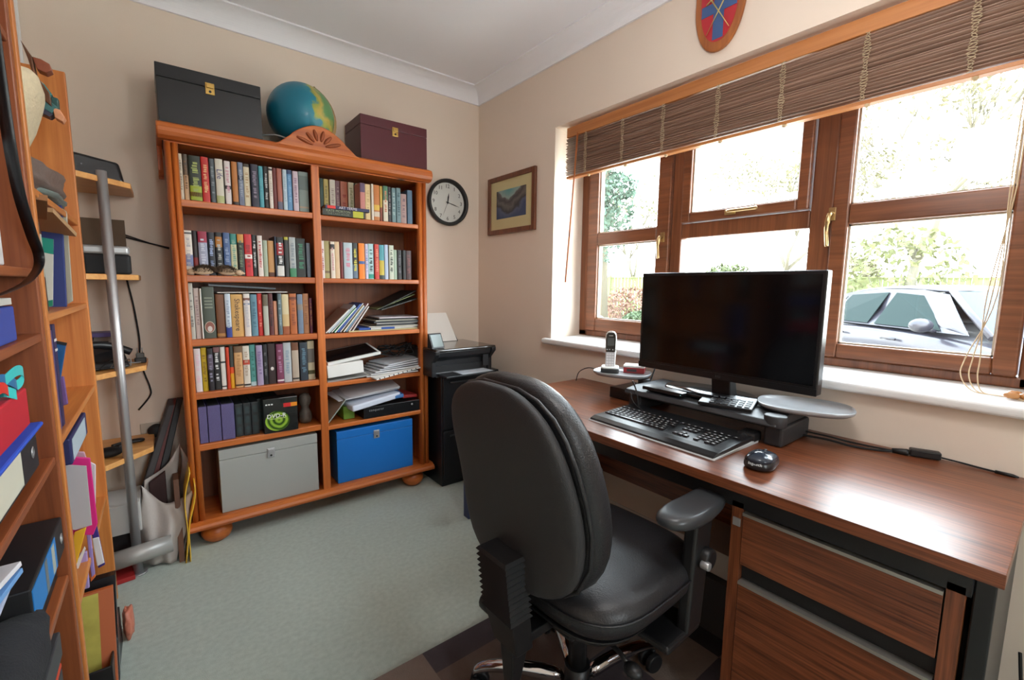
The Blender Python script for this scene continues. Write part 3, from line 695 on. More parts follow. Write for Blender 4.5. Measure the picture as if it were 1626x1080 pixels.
MB().box(-.055,.02,-.0044,-.0036,.068,.071).build('lettering', bookmat((180,200,120)), r, world=False)
MB().box(.012,.045,-.0042,-.0036,.122,.142).build('red_label', bookmat((200,30,34)), r, world=False); MB().box(.045,.074,-.0042,-.0036,.122,.142).build('yellow_label', bookmat((230,140,30)), r, world=False)
for k in range(3): MB().box(-.066+.012*k,-.058+.012*k,-.0042,-.0036,.140,.146).build('lettering', WHITEP, r, world=False)
r = thing('vase', 'dark mottled pottery figure at right of the fifth left shelf', 'ornament', (-1.222, -.19, LZ[4]))
MB().lathe([(.0001,0),(.026,.0),(.032,.02),(.030,.05),(.019,.075),(.018,.085),(.028,.105),(.030,.13),(.022,.15),(.0001,.158)], (0,0,.001), 'z', 20).build('body', mat('mottled_pottery', (96,88,80), .5, var=.6, vscale=55, bump=.8, bscale=120), r, world=False)
# metal file boxes
def filebox(label, c, w, d, h, col, lid=.052, latch=STEEL, rz=0, lx=.0, over=False, rough=.4):
    r = thing('file_box', label, 'file box', c, rotz=R(rz)); m = mat('enamel_%d_%d_%d' % col, col, rough, bump=.1, bscale=500)
    MB().box(-w/2,w/2,0,d,0,h-lid).build('body', m, r, bev=.002, world=False)
    MB().box(-w/2-.0008,w/2+.0008,-.0008,d+.0008,h-lid+.0012,h).build('lid', m, r, bev=.003, world=False)
    l = MB().box(lx-.017,lx+.017,-.004,0,h-lid-.030,h-lid+.018).build('latch', latch, r, bev=.003, world=False)
    MB().box(lx-.013,lx+.013,-.008,-.004,h-lid-.004,h-lid+.014).build('clasp', latch, l, bev=.003, world=False)
    MB().cyl((lx,-.006,h-lid-.018),(lx,-.004,h-lid-.018),.005,12).build('lock', BLACK, l, world=False)
    return r
filebox('large pale grey metal file box in the bottom left of the bookcase', (-1.405,-.268,.131), .432, .22, .306, (164,166,162), .05, STEEL, rz=-1)
filebox('bright blue metal file box in the bottom right of the bookcase', (-.868,-.265,.131), .440, .22, .290, (24,112,196), .045, STEEL)
filebox('black metal file box on top of the bookcase, left end', (-1.5557,-.262,1.8105), .378, .24, .288, (27,28,31), .055, BRASS, lx=-.005, rough=.28)
filebox('maroon metal file box on top of the bookcase, right end', (-.7205,-.262,1.8105), .381, .24, .281, (84,30,40), .05, BRASS, lx=.0, rough=.35)
# globe
def globemat():
    m = bpy.data.materials.new('globe_map'); m.use_nodes = True; nt = m.node_tree; b = nt.nodes['Principled BSDF']; L = nt.links
    t = nt.nodes.new('ShaderNodeTexCoord'); n = nt.nodes.new('ShaderNodeTexNoise'); n.inputs['Scale'].default_value = 9; n.inputs['Detail'].default_value = 6; L.new(t.outputs['Object'], n.inputs[0])
    g = nt.nodes.new('ShaderNodeVectorMath'); g.operation = 'DOT_PRODUCT'; g.inputs[1].default_value = (5.0, -1.5, 1.6); L.new(t.outputs['Object'], g.inputs[0])
    a = nt.nodes.new('ShaderNodeMath'); a.operation = 'ADD'; L.new(n.outputs['Fac'], a.inputs[0]); L.new(g.outputs['Value'], a.inputs[1])
    r = nt.nodes.new('ShaderNodeValToRGB'); e = r.color_ramp.elements; r.color_ramp.interpolation = 'LINEAR'
    e[0].position = 0; e[0].color = srgb(16,110,140); e[1].position = .70; e[1].color = srgb(20,120,146)
    for p, c in ((.76,(30,130,150)),(.79,(150,160,70)),(.86,(190,165,80)),(.94,(90,140,90))):
        x = e.new(p); x.color = srgb(*c)
    sc = nt.nodes.new('ShaderNodeMath'); sc.operation = 'MULTIPLY'; sc.inputs[1].default_value = .62; L.new(a.outputs[0], sc.inputs[0])
    L.new(sc.outputs[0], r.inputs[0]); L.new(r.outputs[0], b.inputs[0]); b.inputs['Roughness'].default_value = .45; b.inputs['Coat Weight'].default_value = .15
    return m
gc = Vector((-1.174, -.168, 2.038)); GR = .154
r = thing('globe', 'blue world globe on a stand on top of the bookcase', 'globe', (gc.x, gc.y, 1.8105))
MB().ball(gc, GR, (1,1,1), 40, 24).build('sphere', globemat(), r)
ax = Vector((.40, 0, .92)).normalized(); sd = Vector((.92, 0, -.40)).normalized()
pts = [gc+(ax*math.cos(R(a))+sd*math.sin(R(a)))*(GR+.011) for a in range(0, 181, 9)]
m = MB()
m.ring_loft([[p+o*.003+((p-gc).normalized()*w) for o, w in ((Vector((0,1,0)),-.006),(Vector((0,1,0)),.006),(Vector((0,-1,0)),.006),(Vector((0,-1,0)),-.006))] for p in pts], smooth=False)
ar = m.build('meridian_arc', mat('dull_brass', (150,124,84), .35, .9), r)
MB().cyl(gc+ax*(GR-.004), gc+ax*(GR+.018), .005, 10).cyl(gc-ax*(GR-.004), gc-ax*(GR+.018), .005, 10).build('pivot', BRASS, ar)
MB().lathe([(.0001,0),(.075,0),(.078,.006),(.06,.014),(.02,.022),(.012,.034)], (gc.x+.02,gc.y,1.811), 'z', 28).build('base', mat('dull_brass', (150,124,84), .35, .9), r)
MB().tube(catmull([(-1.36,-.20,1.905),(-1.30,-.245,1.905),(-1.24,-.26,1.885),(-1.21,-.24,1.86),(-1.23,-.22,1.82),(-1.29,-.20,1.816)],5), .0035, 8).build('power_cord', mat('clear_grey_flex', (150,156,160), .3), r)
# magazines and papers, third right shelf
cols = [((130,120,110),.16),((170,186,196),.19),((80,76,50),.18),((26,130,80),.165),((50,80,150),.19),((34,60,120),.195),((120,110,60),.18),((96,130,150),.17),((160,120,124),.19),((110,90,84),.17)]
names = ['taupe','pale blue grey','olive brown','green','blue','dark blue with white edge','mustard grey','powder blue','dusty pink','brown']
x = -1.126; nb = names
for k, ((c, L)) in enumerate(cols):
    a = 47+1.2*k
    th = .0092; lx = -1.128+.0150*k
    lab = '%s magazine leaning on the third right shelf, %s' % (nb[k], 'against the divider' if k == 0 else 'beside the %s' % nb[k-1].replace(' with white edge',''))
    r = thing('magazine', lab, 'magazine', (lx+.004, -.17, RZ[2]+.007), group='magazines leaning on the third right shelf', rot=(0, R(90-a+3), 0))
    q = MB().box(0, th, -.09+.004*(k%3), .085, 0, L*(1.06-.012*k)); q.build('cover', bookmat(c), r, world=False, bev=.0006)
    if k % 3 != 1: MB().box(.0035, th-.0012, -.0905+.004*(k%3), .084, .001, L*(1.06-.012*k)+.0012).build('pages', PAPER, r, world=False)
stk = [((196,180,130),.42,.0,.006,'wide buff folder at the bottom of the third right shelf pile'),
 ((196,196,190),.30,.04,.012,'white brochure above the buff folder, third right shelf'),
 ((40,80,160),.20,-.02,.012,'royal blue paperback lying in the third right shelf pile'),
 ((214,212,200),.30,.05,.004,'cream sheet above the royal blue paperback'),
 ((44,44,46),.27,.06,.010,'black magazine low in the third right shelf pile'),
 ((200,196,190),.26,.06,.004,'pale grey magazine in the middle of the pile'),
 ((50,56,60),.27,.055,.009,'dark slate magazine in the middle of the pile'),
 ((190,186,170),.27,.05,.005,'stone coloured brochure in the upper pile'),
 ((36,36,38),.25,.06,.008,'black brochure just beneath the topmost papers'),
 ((216,206,210),.24,.03,.005,'pale pink white magazine sloping on the pile')]
z = RZ[2]+.001
for k, (c, L, dx, t, lab) in enumerate(stk):
    x1 = -.585; 
    if k == 2: z -= 0
    slab('magazine' if k not in (0,3) else 'folder', lab, 'magazine' if k not in (0,3) else 'folder', (x1-L/2-.004-(.0 if k != 2 else .155) if k != 0 else -.795, -.165+.004*math.sin(k*2), z+t/2), (L, .20-.006*(k%3), t), c, rot=(0,0,3*math.sin(k*1.9)), group='papers piled on the third right shelf', pages=t > .009)
    z += t+.0012 if k not in (1,) else 0
for k, (c, a, zz, lab) in enumerate([((96,104,60),-20,1.125,'olive green magazine propped highest on the paper pile'),((40,42,40),-24,1.137,'black magazine propped highest on the paper pile'),((70,72,70),-15,1.112,'dark grey magazine propped on the paper pile, lowest of three')]):
    slab('magazine', lab, 'magazine', (-.725+.01*k, -.15, zz-.010), (.245, .19, .005), c, rot=(0,a,2*k), group='magazines propped on the pile')
# fourth right shelf
z4 = RZ[3]
wr = (-8, -6, 5)
slab('magazine', 'grey magazine under the white box, fourth right shelf', 'magazine', (-1.02, -.17, z4+.008), (.21, .21, .012), (150,148,144), rot=(0,-3,0), pages=True)
slab('box', 'plain white box lying tilted on the fourth right shelf', 'box', (-1.033, -.185, z4+.062), (.19, .20, .066), (226,224,220), rot=(0,-4,0), bev=.003)
r = thing('photo_frame', 'white edged black photo frame lying on the white box', 'photo frame', (-.985, -.175, z4+.128), rot=(R(9), R(-7.5), 0))
MB().box(-.14,.15,-.10,.10,-.008,.008).build('frame', WHITEP, r, bev=.003, world=False); MB().box(-.135,.135,-.088,.088,.008,.0095).build('picture', mat('black_gloss', (22,22,24), .12), r, world=False)
r = thing('cable', 'tangled black cables heaped behind the papers, fourth right shelf', 'cables', (-.72, -.10, z4))
rng = random.Random(3)
for k in range(6):
    pts = [(-.83+.25*rng.random(), -.21+.13*rng.random(), z4+.09+.07*rng.random()) for _ in range(7)]
    MB().tube(catmull(pts, 6), .0028, 6).build('flex', MBLACK, r)
for k in range(6):
    L = .30-.012*k; c = [(206,206,204),(190,190,192),(214,214,216),(176,178,184),(210,210,214),(196,200,206)][k]
    slab('paper', ['bottom sheets of the loose white papers','grey white papers above the bottom sheets','white letters in the middle of the loose papers','grey brochure in the middle of the loose papers','white papers near the top of the loose papers','topmost pale sheets of the loose papers'][k]+', fourth right shelf', 'papers', (-.762+.012*k, -.185+.004*k, z4+.006+.0125*k), (L, .20, .006), c, rot=(-1+k*.3,-1-k*.5,-4+3.2*k), group='loose papers on the fourth right shelf', bev=.0008)
r = thing('bound_notes', 'comb bound white notes jutting forward on the fourth right shelf', 'notes', (-.757, -.215, z4+.021), rot=(R(5), R(-6), R(10)))
MB().box(-.15,.14,-.10,.06,-.003,.004).build('sheets', PAPER, r, world=False)
for k in range(9): MB().box(-.135+.03*k,-.130+.03*k,-.1012,-.094,-.0035,.0046).build('comb_tooth', BLACK, r, world=False)
# fifth right shelf
z5 = RZ[4]
r = slab('box', 'long black box with silver lettering on the fifth right shelf', 'box', (-.775, -.18, z5+.034), (.335, .20, .062), (26,26,28), rough=.3, bev=.002)
MB().text('conqueror', Matrix.Translation((-.095,-.1005,.012)) @ Matrix.Rotation(R(90),4,'X'), .020, .0003).build('lettering', STEEL, r, world=False, fix=False)
MB().ball((.12,-.1,.01), .006, (1,.2,1), 10, 6).build('emblem', STEEL, r, world=False)
slab('folder', 'grey green folder leaning against the divider, fifth right shelf', 'folder', (-1.085, -.18, z5+.070), (.006, .20, .150), (150,158,150), rot=(0,40,0))
slab('booklet', 'bright green booklet behind the leaning folder, fifth right shelf', 'booklet', (-1.005, -.15, z5+.038), (.06, .15, .070), (110,150,50))
slab('carrier_bag', 'white and blue plastic wrapped packet on the black box', 'packet', (-.875, -.19, z5+.092), (.29, .20, .034), (206,212,226), rot=(0,-7,5), bev=.008)
slab('packet', 'blue packet lying on the black box, fifth right shelf', 'packet', (-.76, -.20, z5+.103), (.12, .16, .022), (70,120,180), rot=(2,-3,-4), bev=.006)
slab('packet', 'red packet at the right end on top of the black box', 'packet', (-.655, -.16, z5+.082), (.10, .16, .020), (170,50,50), rot=(0,4,6), bev=.006)
for k in range(3):
    slab('paper', ['lowest of the grey sheets on the white and blue packet','middle of the grey sheets on the white and blue packet','topmost grey sheet on the fifth right shelf'][k], 'papers', (-.90+.02*k, -.15, z5+.133+.007*k), (.36-.03*k, .20, .004), [(186,188,192),(170,172,176),(196,196,198)][k], rot=(3+k,-3-1.5*k,4-5*k), group='grey sheets on the fifth right shelf')

# ------------------------------------------------------------------ clock
cc = Vector((-.254, 0, 1.752)); CR = .150
r = thing('wall_clock', 'round black rimmed wall clock showing about quarter past twelve', 'clock', (cc.x, 0, cc.z))
MB().lathe([(CR-.024,-.010),(CR-.022,-.030),(CR-.012,-.040),(CR-.002,-.036),(CR,-.022),(CR-.006,-.0005)], cc, 'y', 56).build('rim', BLACK, r)
f = MB(); n = 48; f.add([(cc.x+(CR-.02)*math.cos(2*math.pi*k/n), -.012, cc.z+(CR-.02)*math.sin(2*math.pi*k/n)) for k in range(n)], [tuple(range(n))], False)
dial = f.build('dial', mat('clock_dial', (214,216,212), .5), r)
for h in range(1, 13):
    a = R(90-30*h); MB().text(str(h), Matrix.Translation((cc.x+.103*math.cos(a), -.0130, cc.z+.103*math.sin(a))) @ Matrix.Rotation(R(90),4,'X'), .034, .0003).build('numeral', BLACK, dial, fix=False)
def hand(ang, L, w, name):
    a = R(90-ang); d = Vector((math.cos(a),0,math.sin(a))); s = Vector((-d.z,0,d.x)); c = cc.copy(); c.y = -.0165
    MB().add([c-d*L*.15-s*w*.5, c-d*L*.15+s*w*.5, c+d*L*.55+s*w, c+d*L, c+d*L*.55-s*w], [(0,1,2,3,4)], False).build(name, BLACK, r, solid=.001)
hand(7.5, .062, .005, 'hour_hand'); hand(104, .092, .003, 'minute_hand'); hand(203, .095, .0009, 'second_hand')
MB().cyl(cc+Vector((0,-.012,0)), cc+Vector((0,-.020,0)), .006, 14).build('hub', BLACK, r)
# ------------------------------------------------------------------ framed picture
r = thing('picture_frame', 'wood framed landscape picture on the wall beside the window', 'picture', (0, -.377, 1.545))
y0, y1, z0, z1 = -.137, -.618, 1.545, 1.910; fw_ = .030
m = MB(); M_ = wood('frame_mahogany', (128,74,44), (92,48,28), 'z', 1, .35, knots=False)
for a in ((y0,y0-fw_,z0,z1),(y1+fw_,y1,z0,z1),(y0-fw_,y1+fw_,z0,z0+fw_),(y0-fw_,y1+fw_,z1-fw_,z1)): m.box(-.020,-.001,*a)
m.build('frame', M_, r, bev=.003)
MB().box(-.010,-.002,y0-fw_,y1+fw_,z0+fw_,z1-fw_).build('mount', mat('buff_mount', (206,196,150), .7), r)
def landscape():
    m = bpy.data.materials.new('landscape_print'); m.use_nodes = True; nt = m.node_tree; b = nt.nodes['Principled BSDF']; L = nt.links
    t = nt.nodes.new('ShaderNodeTexCoord'); s = nt.nodes.new('ShaderNodeSeparateXYZ'); L.new(t.outputs['Object'], s.inputs[0])
    n = nt.nodes.new('ShaderNodeTexNoise'); n.inputs['Scale'].default_value = 14; n.inputs['Detail'].default_value = 6; L.new(t.outputs['Object'], n.inputs[0])
    # valley skyline: height above the valley floor less a V-shaped slope
    ab = nt.nodes.new('ShaderNodeMath'); ab.operation = 'ADD'; ab.inputs[1].default_value = -.02; L.new(s.outputs['Y'], ab.inputs[0])
    ab2 = nt.nodes.new('ShaderNodeMath'); ab2.operation = 'ABSOLUTE'; L.new(ab.outputs[0], ab2.inputs[0])
    ml = nt.nodes.new('ShaderNodeMath'); ml.operation = 'MULTIPLY_ADD'; ml.inputs[1].default_value = -.55; L.new(ab2.outputs[0], ml.inputs[0]); L.new(s.outputs['Z'], ml.inputs[2])
    ad = nt.nodes.new('ShaderNodeMath'); ad.operation = 'MULTIPLY_ADD'; ad.inputs[1].default_value = .10; L.new(n.outputs['Fac'], ad.inputs[0]); L.new(ml.outputs[0], ad.inputs[2])
    mr = nt.nodes.new('ShaderNodeMapRange'); mr.inputs['From Min'].default_value = .12; mr.inputs['From Max'].default_value = .32; L.new(ad.outputs[0], mr.inputs[0])
    rp = nt.nodes.new('ShaderNodeValToRGB'); e = rp.color_ramp.elements; e[0].position = 0; e[0].color = srgb(60,74,110); e[1].position = 1; e[1].color = srgb(96,160,166)
    for p, c in ((.16,(84,92,120)),(.24,(50,50,52)),(.42,(104,98,96)),(.55,(62,60,62)),(.66,(96,92,92)),(.72,(150,176,172))): x = e.new(p); x.color = srgb(*c)
    L.new(mr.outputs[0], rp.inputs[0]); L.new(rp.outputs[0], b.inputs[0]); b.inputs['Roughness'].default_value = .3; return m
MB().box(-.012,-.010,-.229,-.529,1.642,1.818).build('print', landscape(), r)
# ------------------------------------------------------------------ heraldic shield
def shield_pts(yc, zc, w, h, k=12):
    L = [(yc+w/2, zc+h*.45)]
    for i in range(k+1):
        t = i/k; L.append((yc+w/2*(math.cos(t*math.pi/2)**.9 if t < 1 else 0), zc+h*.10-h*.60*(math.sin(t*math.pi/2)**1.12)))
    Rr = [(2*yc-a, b) for a, b in L[::-1][1:]]
    return L+Rr+[(yc, zc+h*.5)]
sc = (-1.688, 2.275)
r = thing('wall_shield', 'wooden shield plaque with red and blue crest above the window', 'shield', (0, sc[0], sc[1]))
MB().prism(shield_pts(sc[0], sc[1], .200, .290), -.001, -.016, 'yz').build('backboard', wood('shield_wood', (176,104,44), (140,76,30), 'z', 1, .35, knots=False), r, bev=.004)
P_ = shield_pts(sc[0], sc[1]+.002, .148, .225)
fld = MB().prism(P_, -.016, -.0175, 'yz').build('field', mat('shield_red', (180,36,46), .45), r)
def clip_strip(poly_fn, name, m_, o=0):
    q = MB(); q.prism(poly_fn, -.0176, -.0186-o, 'yz'); q.build(name, m_, fld)
BL = mat('shield_blue', (60,90,140), .45)
clip_strip([(sc[0]-.021,sc[1]-.101),(sc[0]+.021,sc[1]-.101),(sc[0]+.021,sc[1]+.10),(sc[0]-.021,sc[1]+.10)], 'cross_upright', BL)
clip_strip([(sc[0]-.070,sc[1]-.005),(sc[0]+.070,sc[1]-.005),(sc[0]+.070,sc[1]+.035),(sc[0]-.070,sc[1]+.035)], 'cross_arm', BL, .0007)
GD = mat('gilt', (214,190,120), .3, .6)
for s in (1, -1):
    sw = MB().tube([(-.021, sc[0]+s*.045, sc[1]-.075),(-.021, sc[0]-s*.045, sc[1]+.07)], [.0012,.003], 8).build('sword', GD, r)
    MB().tube([(-.022, sc[0]-s*.018, sc[1]+.055),(-.022, sc[0]-s*.050, sc[1]+.036)], .0028, 8).build('hilt', GD, sw)

# ------------------------------------------------------------------ filing cabinet, printer
r = thing('filing_cabinet', 'black metal filing cabinet under the printer in the corner', 'filing cabinet', (-.31, -.21, 0))
FC = mat('cabinet_black', (26,27,30), .35, bump=.05)
MB().box(-.517,-.10,-.385,-.02,.0,.68).build('body', FC, r, bev=.004)
for a, b in ((.03,.345),(.355,.67)):
    d = MB().box(-.511,-.106,-.400,-.386,a,b).build('drawer', FC, r, bev=.003)
    MB().box(-.47,-.15,-.408,-.400,b-.035,b-.025).build('handle', DGREY, d, bev=.002)
r = thing('printer', 'black inkjet printer with paper loaded on the filing cabinet', 'printer', (-.38, -.25, .681))
PB = mat('printer_black', (32,33,36), .35); PG = mat('printer_gloss', (40,36,34), .15, coat=.6)
x0, x1 = -.585, -.165
m = MB(); m.prism([(-.41,.681),(-.02,.681),(-.02,.825),(-.36,.825),(-.43,.83),(-.425,.80),(-.385,.775),(-.385,.70)], x0+.02, x1-.02, 'yz'); m.build('body', PB, r, bev=.004)
for a in (x0, x1-.03): MB().prism([(-.40,.681),(-.03,.681),(-.03,.84),(-.445,.84),(-.445,.815),(-.40,.77)], a, a+.03, 'yz').build('side', PB, r, bev=.006)
MB().box(x0, x1, -.445, -.06, .830, .848).build('lid', PG, r, bev=.008, seg=3)
MB().box(x0+.04, x1-.04, -.50, -.385, .688, .698).build('output_tray', PB, r, bev=.002)
MB().box(x0+.03, x1-.05, -.392, -.385, .71, .745).build('output_slot', MBLACK, r)
MB().box(x1-.075, x1-.035, -.412, -.408, .72, .79).build('control_panel', DGREY, r)
m = MB(); m.hexa([(-.52,-.12,.845),(-.24,-.12,.845),(-.24,-.105,.845),(-.52,-.105,.845)], [(-.53,-.04,.985),(-.275,-.04,.985),(-.275,-.03,.985),(-.53,-.03,.985)]); m.build('paper_support', PB, r, bev=.002)
m = MB(); m.hexa([(-.498,-.130,.85),(-.255,-.130,.85),(-.255,-.122,.85),(-.498,-.122,.85)], [(-.508,-.048,1.03),(-.292,-.048,1.03),(-.292,-.040,1.03),(-.508,-.040,1.03)])
o = m.build('paper', PAPER); tag(o, 'blank white paper standing in the printer feed', 'paper')
slab('paper', 'white printed sheet lying in the printer output tray', 'paper', (-.33,-.44,.7005), (.22,.10,.003), (200,206,214), rot=(0,0,2))
r = thing('desk_display', 'small dark display unit propped on the printer lid', 'display', (-.545,-.385,.849), rotz=R(8))
m = MB(); m.hexa([(-.045,-.02,0),(.045,-.02,0),(.045,.03,0),(-.045,.03,0)], [(-.045,.018,.085),(.045,.018,.085),(.045,.028,.085),(-.045,.028,.085)]); m.build('case', PB, r, bev=.004, world=False)
m = MB(); m.hexa([(-.036,-.0188,.010),(.036,-.0188,.010),(.036,-.0158,.010),(-.036,-.0158,.010)], [(-.036,.0125,.078),(.036,.0125,.078),(.036,.0145,.078),(-.036,.0145,.078)]); m.build('screen', mat('grey_lcd', (104,116,112), .2), r, world=False)
# ------------------------------------------------------------------ desk
DZ = .719
r = thing('desk', 'long brown laminate desk with drawers below the window', 'desk', (-.33, -1.83, 0))
MB().box(-.655,-.003,-2.640,-1.022,DZ-.028,DZ).build('desktop', teak('y'), r, bev=.0015)
DM = mat('desk_black_metal', (22,23,26), .4)
MB().box(-.600,-.06,-2.630,-2.600,.0,DZ-.029).build('leg', DM, r, bev=.003)
MB().box(-.600,-.06,-1.065,-1.035,.0,DZ-.029).build('leg', DM, r, bev=.003)
MB().box(-.625,-.60,-2.60,-1.06,.640,DZ-.029).build('front_rail', DM, r)
MB().box(-.10,-.085,-2.60,-1.06,.30,DZ-.029).build('modesty_panel', teak('y'), r)
p = MB().box(-.600,-.08,-2.590,-2.160,.06,.67).build('pedestal', teak('z'), r)
for a_, b_ in ((-2.180,-2.152),(-2.592,-2.566)): MB().box(-.625,-.600,a_,b_,.06,.655).build('pedestal_stile', teak('z'), p)
MB().box(-.607,-.600,-2.566,-2.18,.06,.66).build('finger_recess', MBLACK, p)
for a, b in ((.490,.634),(.10,.444)):
    d = MB().box(-.628,-.608,-2.563,-2.182,a,b-.008).build('drawer', teak('y'), r, bev=.001)
    MB().box(-.632,-.608,-2.563,-2.182,b-.008,b).build('edge_strip', mat('aluminium_trim', (176,174,168), .35, .8), d)
MB().box(-.628,-.624,-2.176,-2.156,.590,.612).build('lock', STEEL, p, bev=.001)
m = MB()
for x, y in ((-.56,-2.2),(-.56,-2.55),(-.12,-2.2),(-.12,-2.55)): m.cyl((x,y,.0),(x,y,.06),.018,12)
m.build('pedestal_foot', MBLACK, p)
# ------------------------------------------------------------------ rug
rm = [mat('rug_dark', (66,58,62), .95, bump=.6, bscale=300, var=.1, vscale=60), mat('rug_brown', (98,82,74), .95, bump=.6, bscale=300, var=.1, vscale=60), mat('rug_taupe', (120,104,94), .95, bump=.6, bscale=300, var=.1, vscale=60), mat('rug_charcoal', (46,42,44), .95, bump=.6, bscale=300, var=.1, vscale=60)]
rx = [-1.45,-1.185,-.92,-.66,-.42,-.20]; ry = [-1.45,-1.545,-1.80,-2.05,-2.30,-2.50]
pat = [[2,0,1,1,3],[2,1,1,3,0],[1,2,0,2,3],[0,1,2,0,1],[1,0,3,1,2]]
m = MB()
for j in range(5):
    for i in range(5):
        m.mat = pat[j][i]; m.box(rx[i], rx[i+1], ry[j+1], ry[j], .001, .011)
o = m.build('rug', rm); tag(o, 'dark patchwork rug in brown and charcoal rectangles under the chair', 'rug')
# ------------------------------------------------------------------ office chair
LE = mat('black_leather', (34,34,37), .38, bump=.5, bscale=260, var=.08, vscale=20); SH = mat('chair_shell', (46,46,48), .62, bump=.4, bscale=500)
ch = thing('office_chair', 'black leather swivel office chair with armrests and chrome base', 'chair', (-.918,-1.887,0), rotz=R(2))
def se(hw, hd, n=28, e=.62, cx=0, cy=0, z=0):
    o = []
    for k in range(n):
        a = 2*math.pi*k/n; c, s = math.cos(a), math.sin(a)
        o.append(Vector((cx+hd*math.copysign(abs(c)**e, c), cy+hw*math.copysign(abs(s)**e, s), z)))
    return o
def backloft(xoff, dep, grow, z0, z1, name, m_, curve):
    prof = [(0,.05),(.015,.09),(.05,.135),(.12,.183),(.25,.210),(.40,.215),(.55,.211),(.70,.203),(.82,.188),(.90,.162),(.955,.125),(.985,.085),(1,.045)]
    rings = []
    for t, hw in prof:
        z = z0+(z1-z0)*t; f = math.sin(math.pi*min(1,max(0,t*.96+.02)))**.35
        rings.append(se(hw+grow, dep*max(.25,f), 32, .62, cx=xoff+curve(t), cy=0, z=z))
    return MB().ring_loft(rings).build(name, m_, ch, world=False, sub=1)
cv = lambda t: -.215-.055*t+.020*math.cos((t-.35)*5)
backloft(-.02, .030, -.004, .505, 1.000, 'back_shell', SH, cv)
bk = backloft(.042, .062, .006, .50, 1.012, 'backrest', LE, cv)
MB().tube([Vector((cv(t)-.0+.0, hw*s, .505+.495*t)) for s, seq in ((1,0),) for t, hw in ((.06,.14),(.12,.178),(.25,.207),(.4,.214),(.55,.211),(.7,.204),(.82,.188),(.9,.163),(.96,.12),(.99,.06))]+[Vector((cv(t), -hw, .505+.495*t)) for t, hw in ((.99,.06),(.96,.12),(.9,.163),(.82,.188),(.7,.204),(.55,.211),(.4,.214),(.25,.207),(.12,.178),(.06,.14))], .005, 8).build('piping', LE, bk, world=False)
sr = [(0,.86,.415),(0,.97,.43),(0,1.0,.455),(0,1.0,.475),(0,.97,.495),(0,.90,.510),(0,.7,.518),(0,.3,.520)]
MB().ring_loft([se(.250*k, .245*k, 36, .55, cx=.04, cy=0, z=z) for _, k, z in sr]).build('seat', LE, ch, world=False, sub=1)
MB().ring_loft([se(.215*k, .215*k, 30, .55, cx=.04, z=z) for k, z in ((.8,.385),(1,.395),(1.08,.42))]).build('seat_pan', BLACK, ch, world=False)
st = MB()
st.tube([Vector((.04+.247*.995*math.copysign(abs(math.cos(a))**.55, math.cos(a)), .252*math.copysign(abs(math.sin(a))**.55, math.sin(a)), .476)) for a in [2*math.pi*k/48 for k in range(48)]], .0025, 6, closed=True); st.build('seam', LE, ch, world=False)
MB().box(-.13,.12,-.09,.09,.335,.385).build('mechanism', BLACK, ch, world=False, bev=.01)
# spine: ribbed bellows and bracket
m = MB(); rings = []
for k in range(23):
    t = k/22; z = .60-.165*t; x = -.282+.020*t-.0; a = .006 if k % 2 else 0
    rings.append([Vector((x+c*(.028+a), s*(.050+a)+.0, z)) for c, s in ((-1,-1),(-1,-.3),(-1,.3),(-1,1),(1,1),(1,-1))])
m.ring_loft(rings, smooth=False); sp = m.build('bellows', MBLACK, ch, world=False)
m = MB(); m.hexa([(-.268,-.045,.345),(-.215,-.045,.345),(-.215,.045,.345),(-.268,.045,.345)], [(-.292,-.055,.445),(-.235,-.055,.445),(-.235,.055,.445),(-.292,.055,.445)])
m.hexa([(-.262,-.022,.245),(-.235,-.022,.245),(-.235,.012,.245),(-.262,.012,.245)], [(-.268,-.030,.35),(-.215,-.030,.35),(-.215,.020,.35),(-.268,.020,.35)])
m.build('spine_bracket', BLACK, ch, world=False, bev=.004)
MB().box(-.235,-.05,-.03,.03,.345,.372).build('back_bar', BLACK, ch, world=False, bev=.004)
MB().cyl((-.262,.05,.42),(-.262,.085,.42),.024,14).build('height_knob', BLACK, ch, world=False, bev=.003)
MB().tube([(-.06,-.08,.36),(-.07,-.19,.35),(-.08,-.225,.345)], .006, 8).ball((-.082,-.235,.344), .020, (1,1.2,.7), 14, 8).build('lever', BLACK, ch, world=False)
for s in (-1, 1):
    dz = 0 if s < 0 else -.07
    pad = []
    for z, k in ((.618,.80),(.622,.93),(.632,1.0),(.645,1.0),(.655,.92),(.658,.7),(.659,.3)):
        ring = []
        for i in range(32):
            a = 2*math.pi*i/32; c, q = math.cos(a), math.sin(a); wd = .046 if c > 0 else .050
            ring.append(Vector((.195+.138*k*math.copysign(abs(c)**.7, c), s*.218+s*.012*(c)**2*0+wd*k*math.copysign(abs(q)**.7, q)-s*.010*(c*c), z+dz)))
        pad.append(ring)
    ap = MB().ring_loft(pad).build('arm_pad', mat('arm_pad_rubber', (58,60,63), .32), ch, world=False, sub=1)
    m = MB(); m.hexa([(.115,s*.242-.016,.335),(.185,s*.242-.016,.335),(.185,s*.242+.016,.335),(.115,s*.242+.016,.335)], [(.150,s*.232-.018,.618+dz),(.235,s*.232-.018,.618+dz),(.235,s*.232+.018,.618+dz),(.150,s*.232+.018,.618+dz)])
    m.box(.03,.185,s*.10,s*.256,.325,.345); a_ = m.build('arm_support', BLACK, ch, world=False, bev=.008, seg=3)
    MB().cyl((.19,s*.226,.52),(.19,s*.274,.52),.028,20).build('arm_knob', BLACK, a_, world=False, bev=.006)
    MB().cyl((.165,s*.258,.515),(.165,s*.281,.515),.011,16).build('arm_bolt', STEEL, a_, world=False, bev=.003)
MB().cyl((0,0,.06),(0,0,.15),.036,24).cyl((0,0,.15),(0,0,.345),.026,24).build('gas_column', BLACK, ch, world=False)
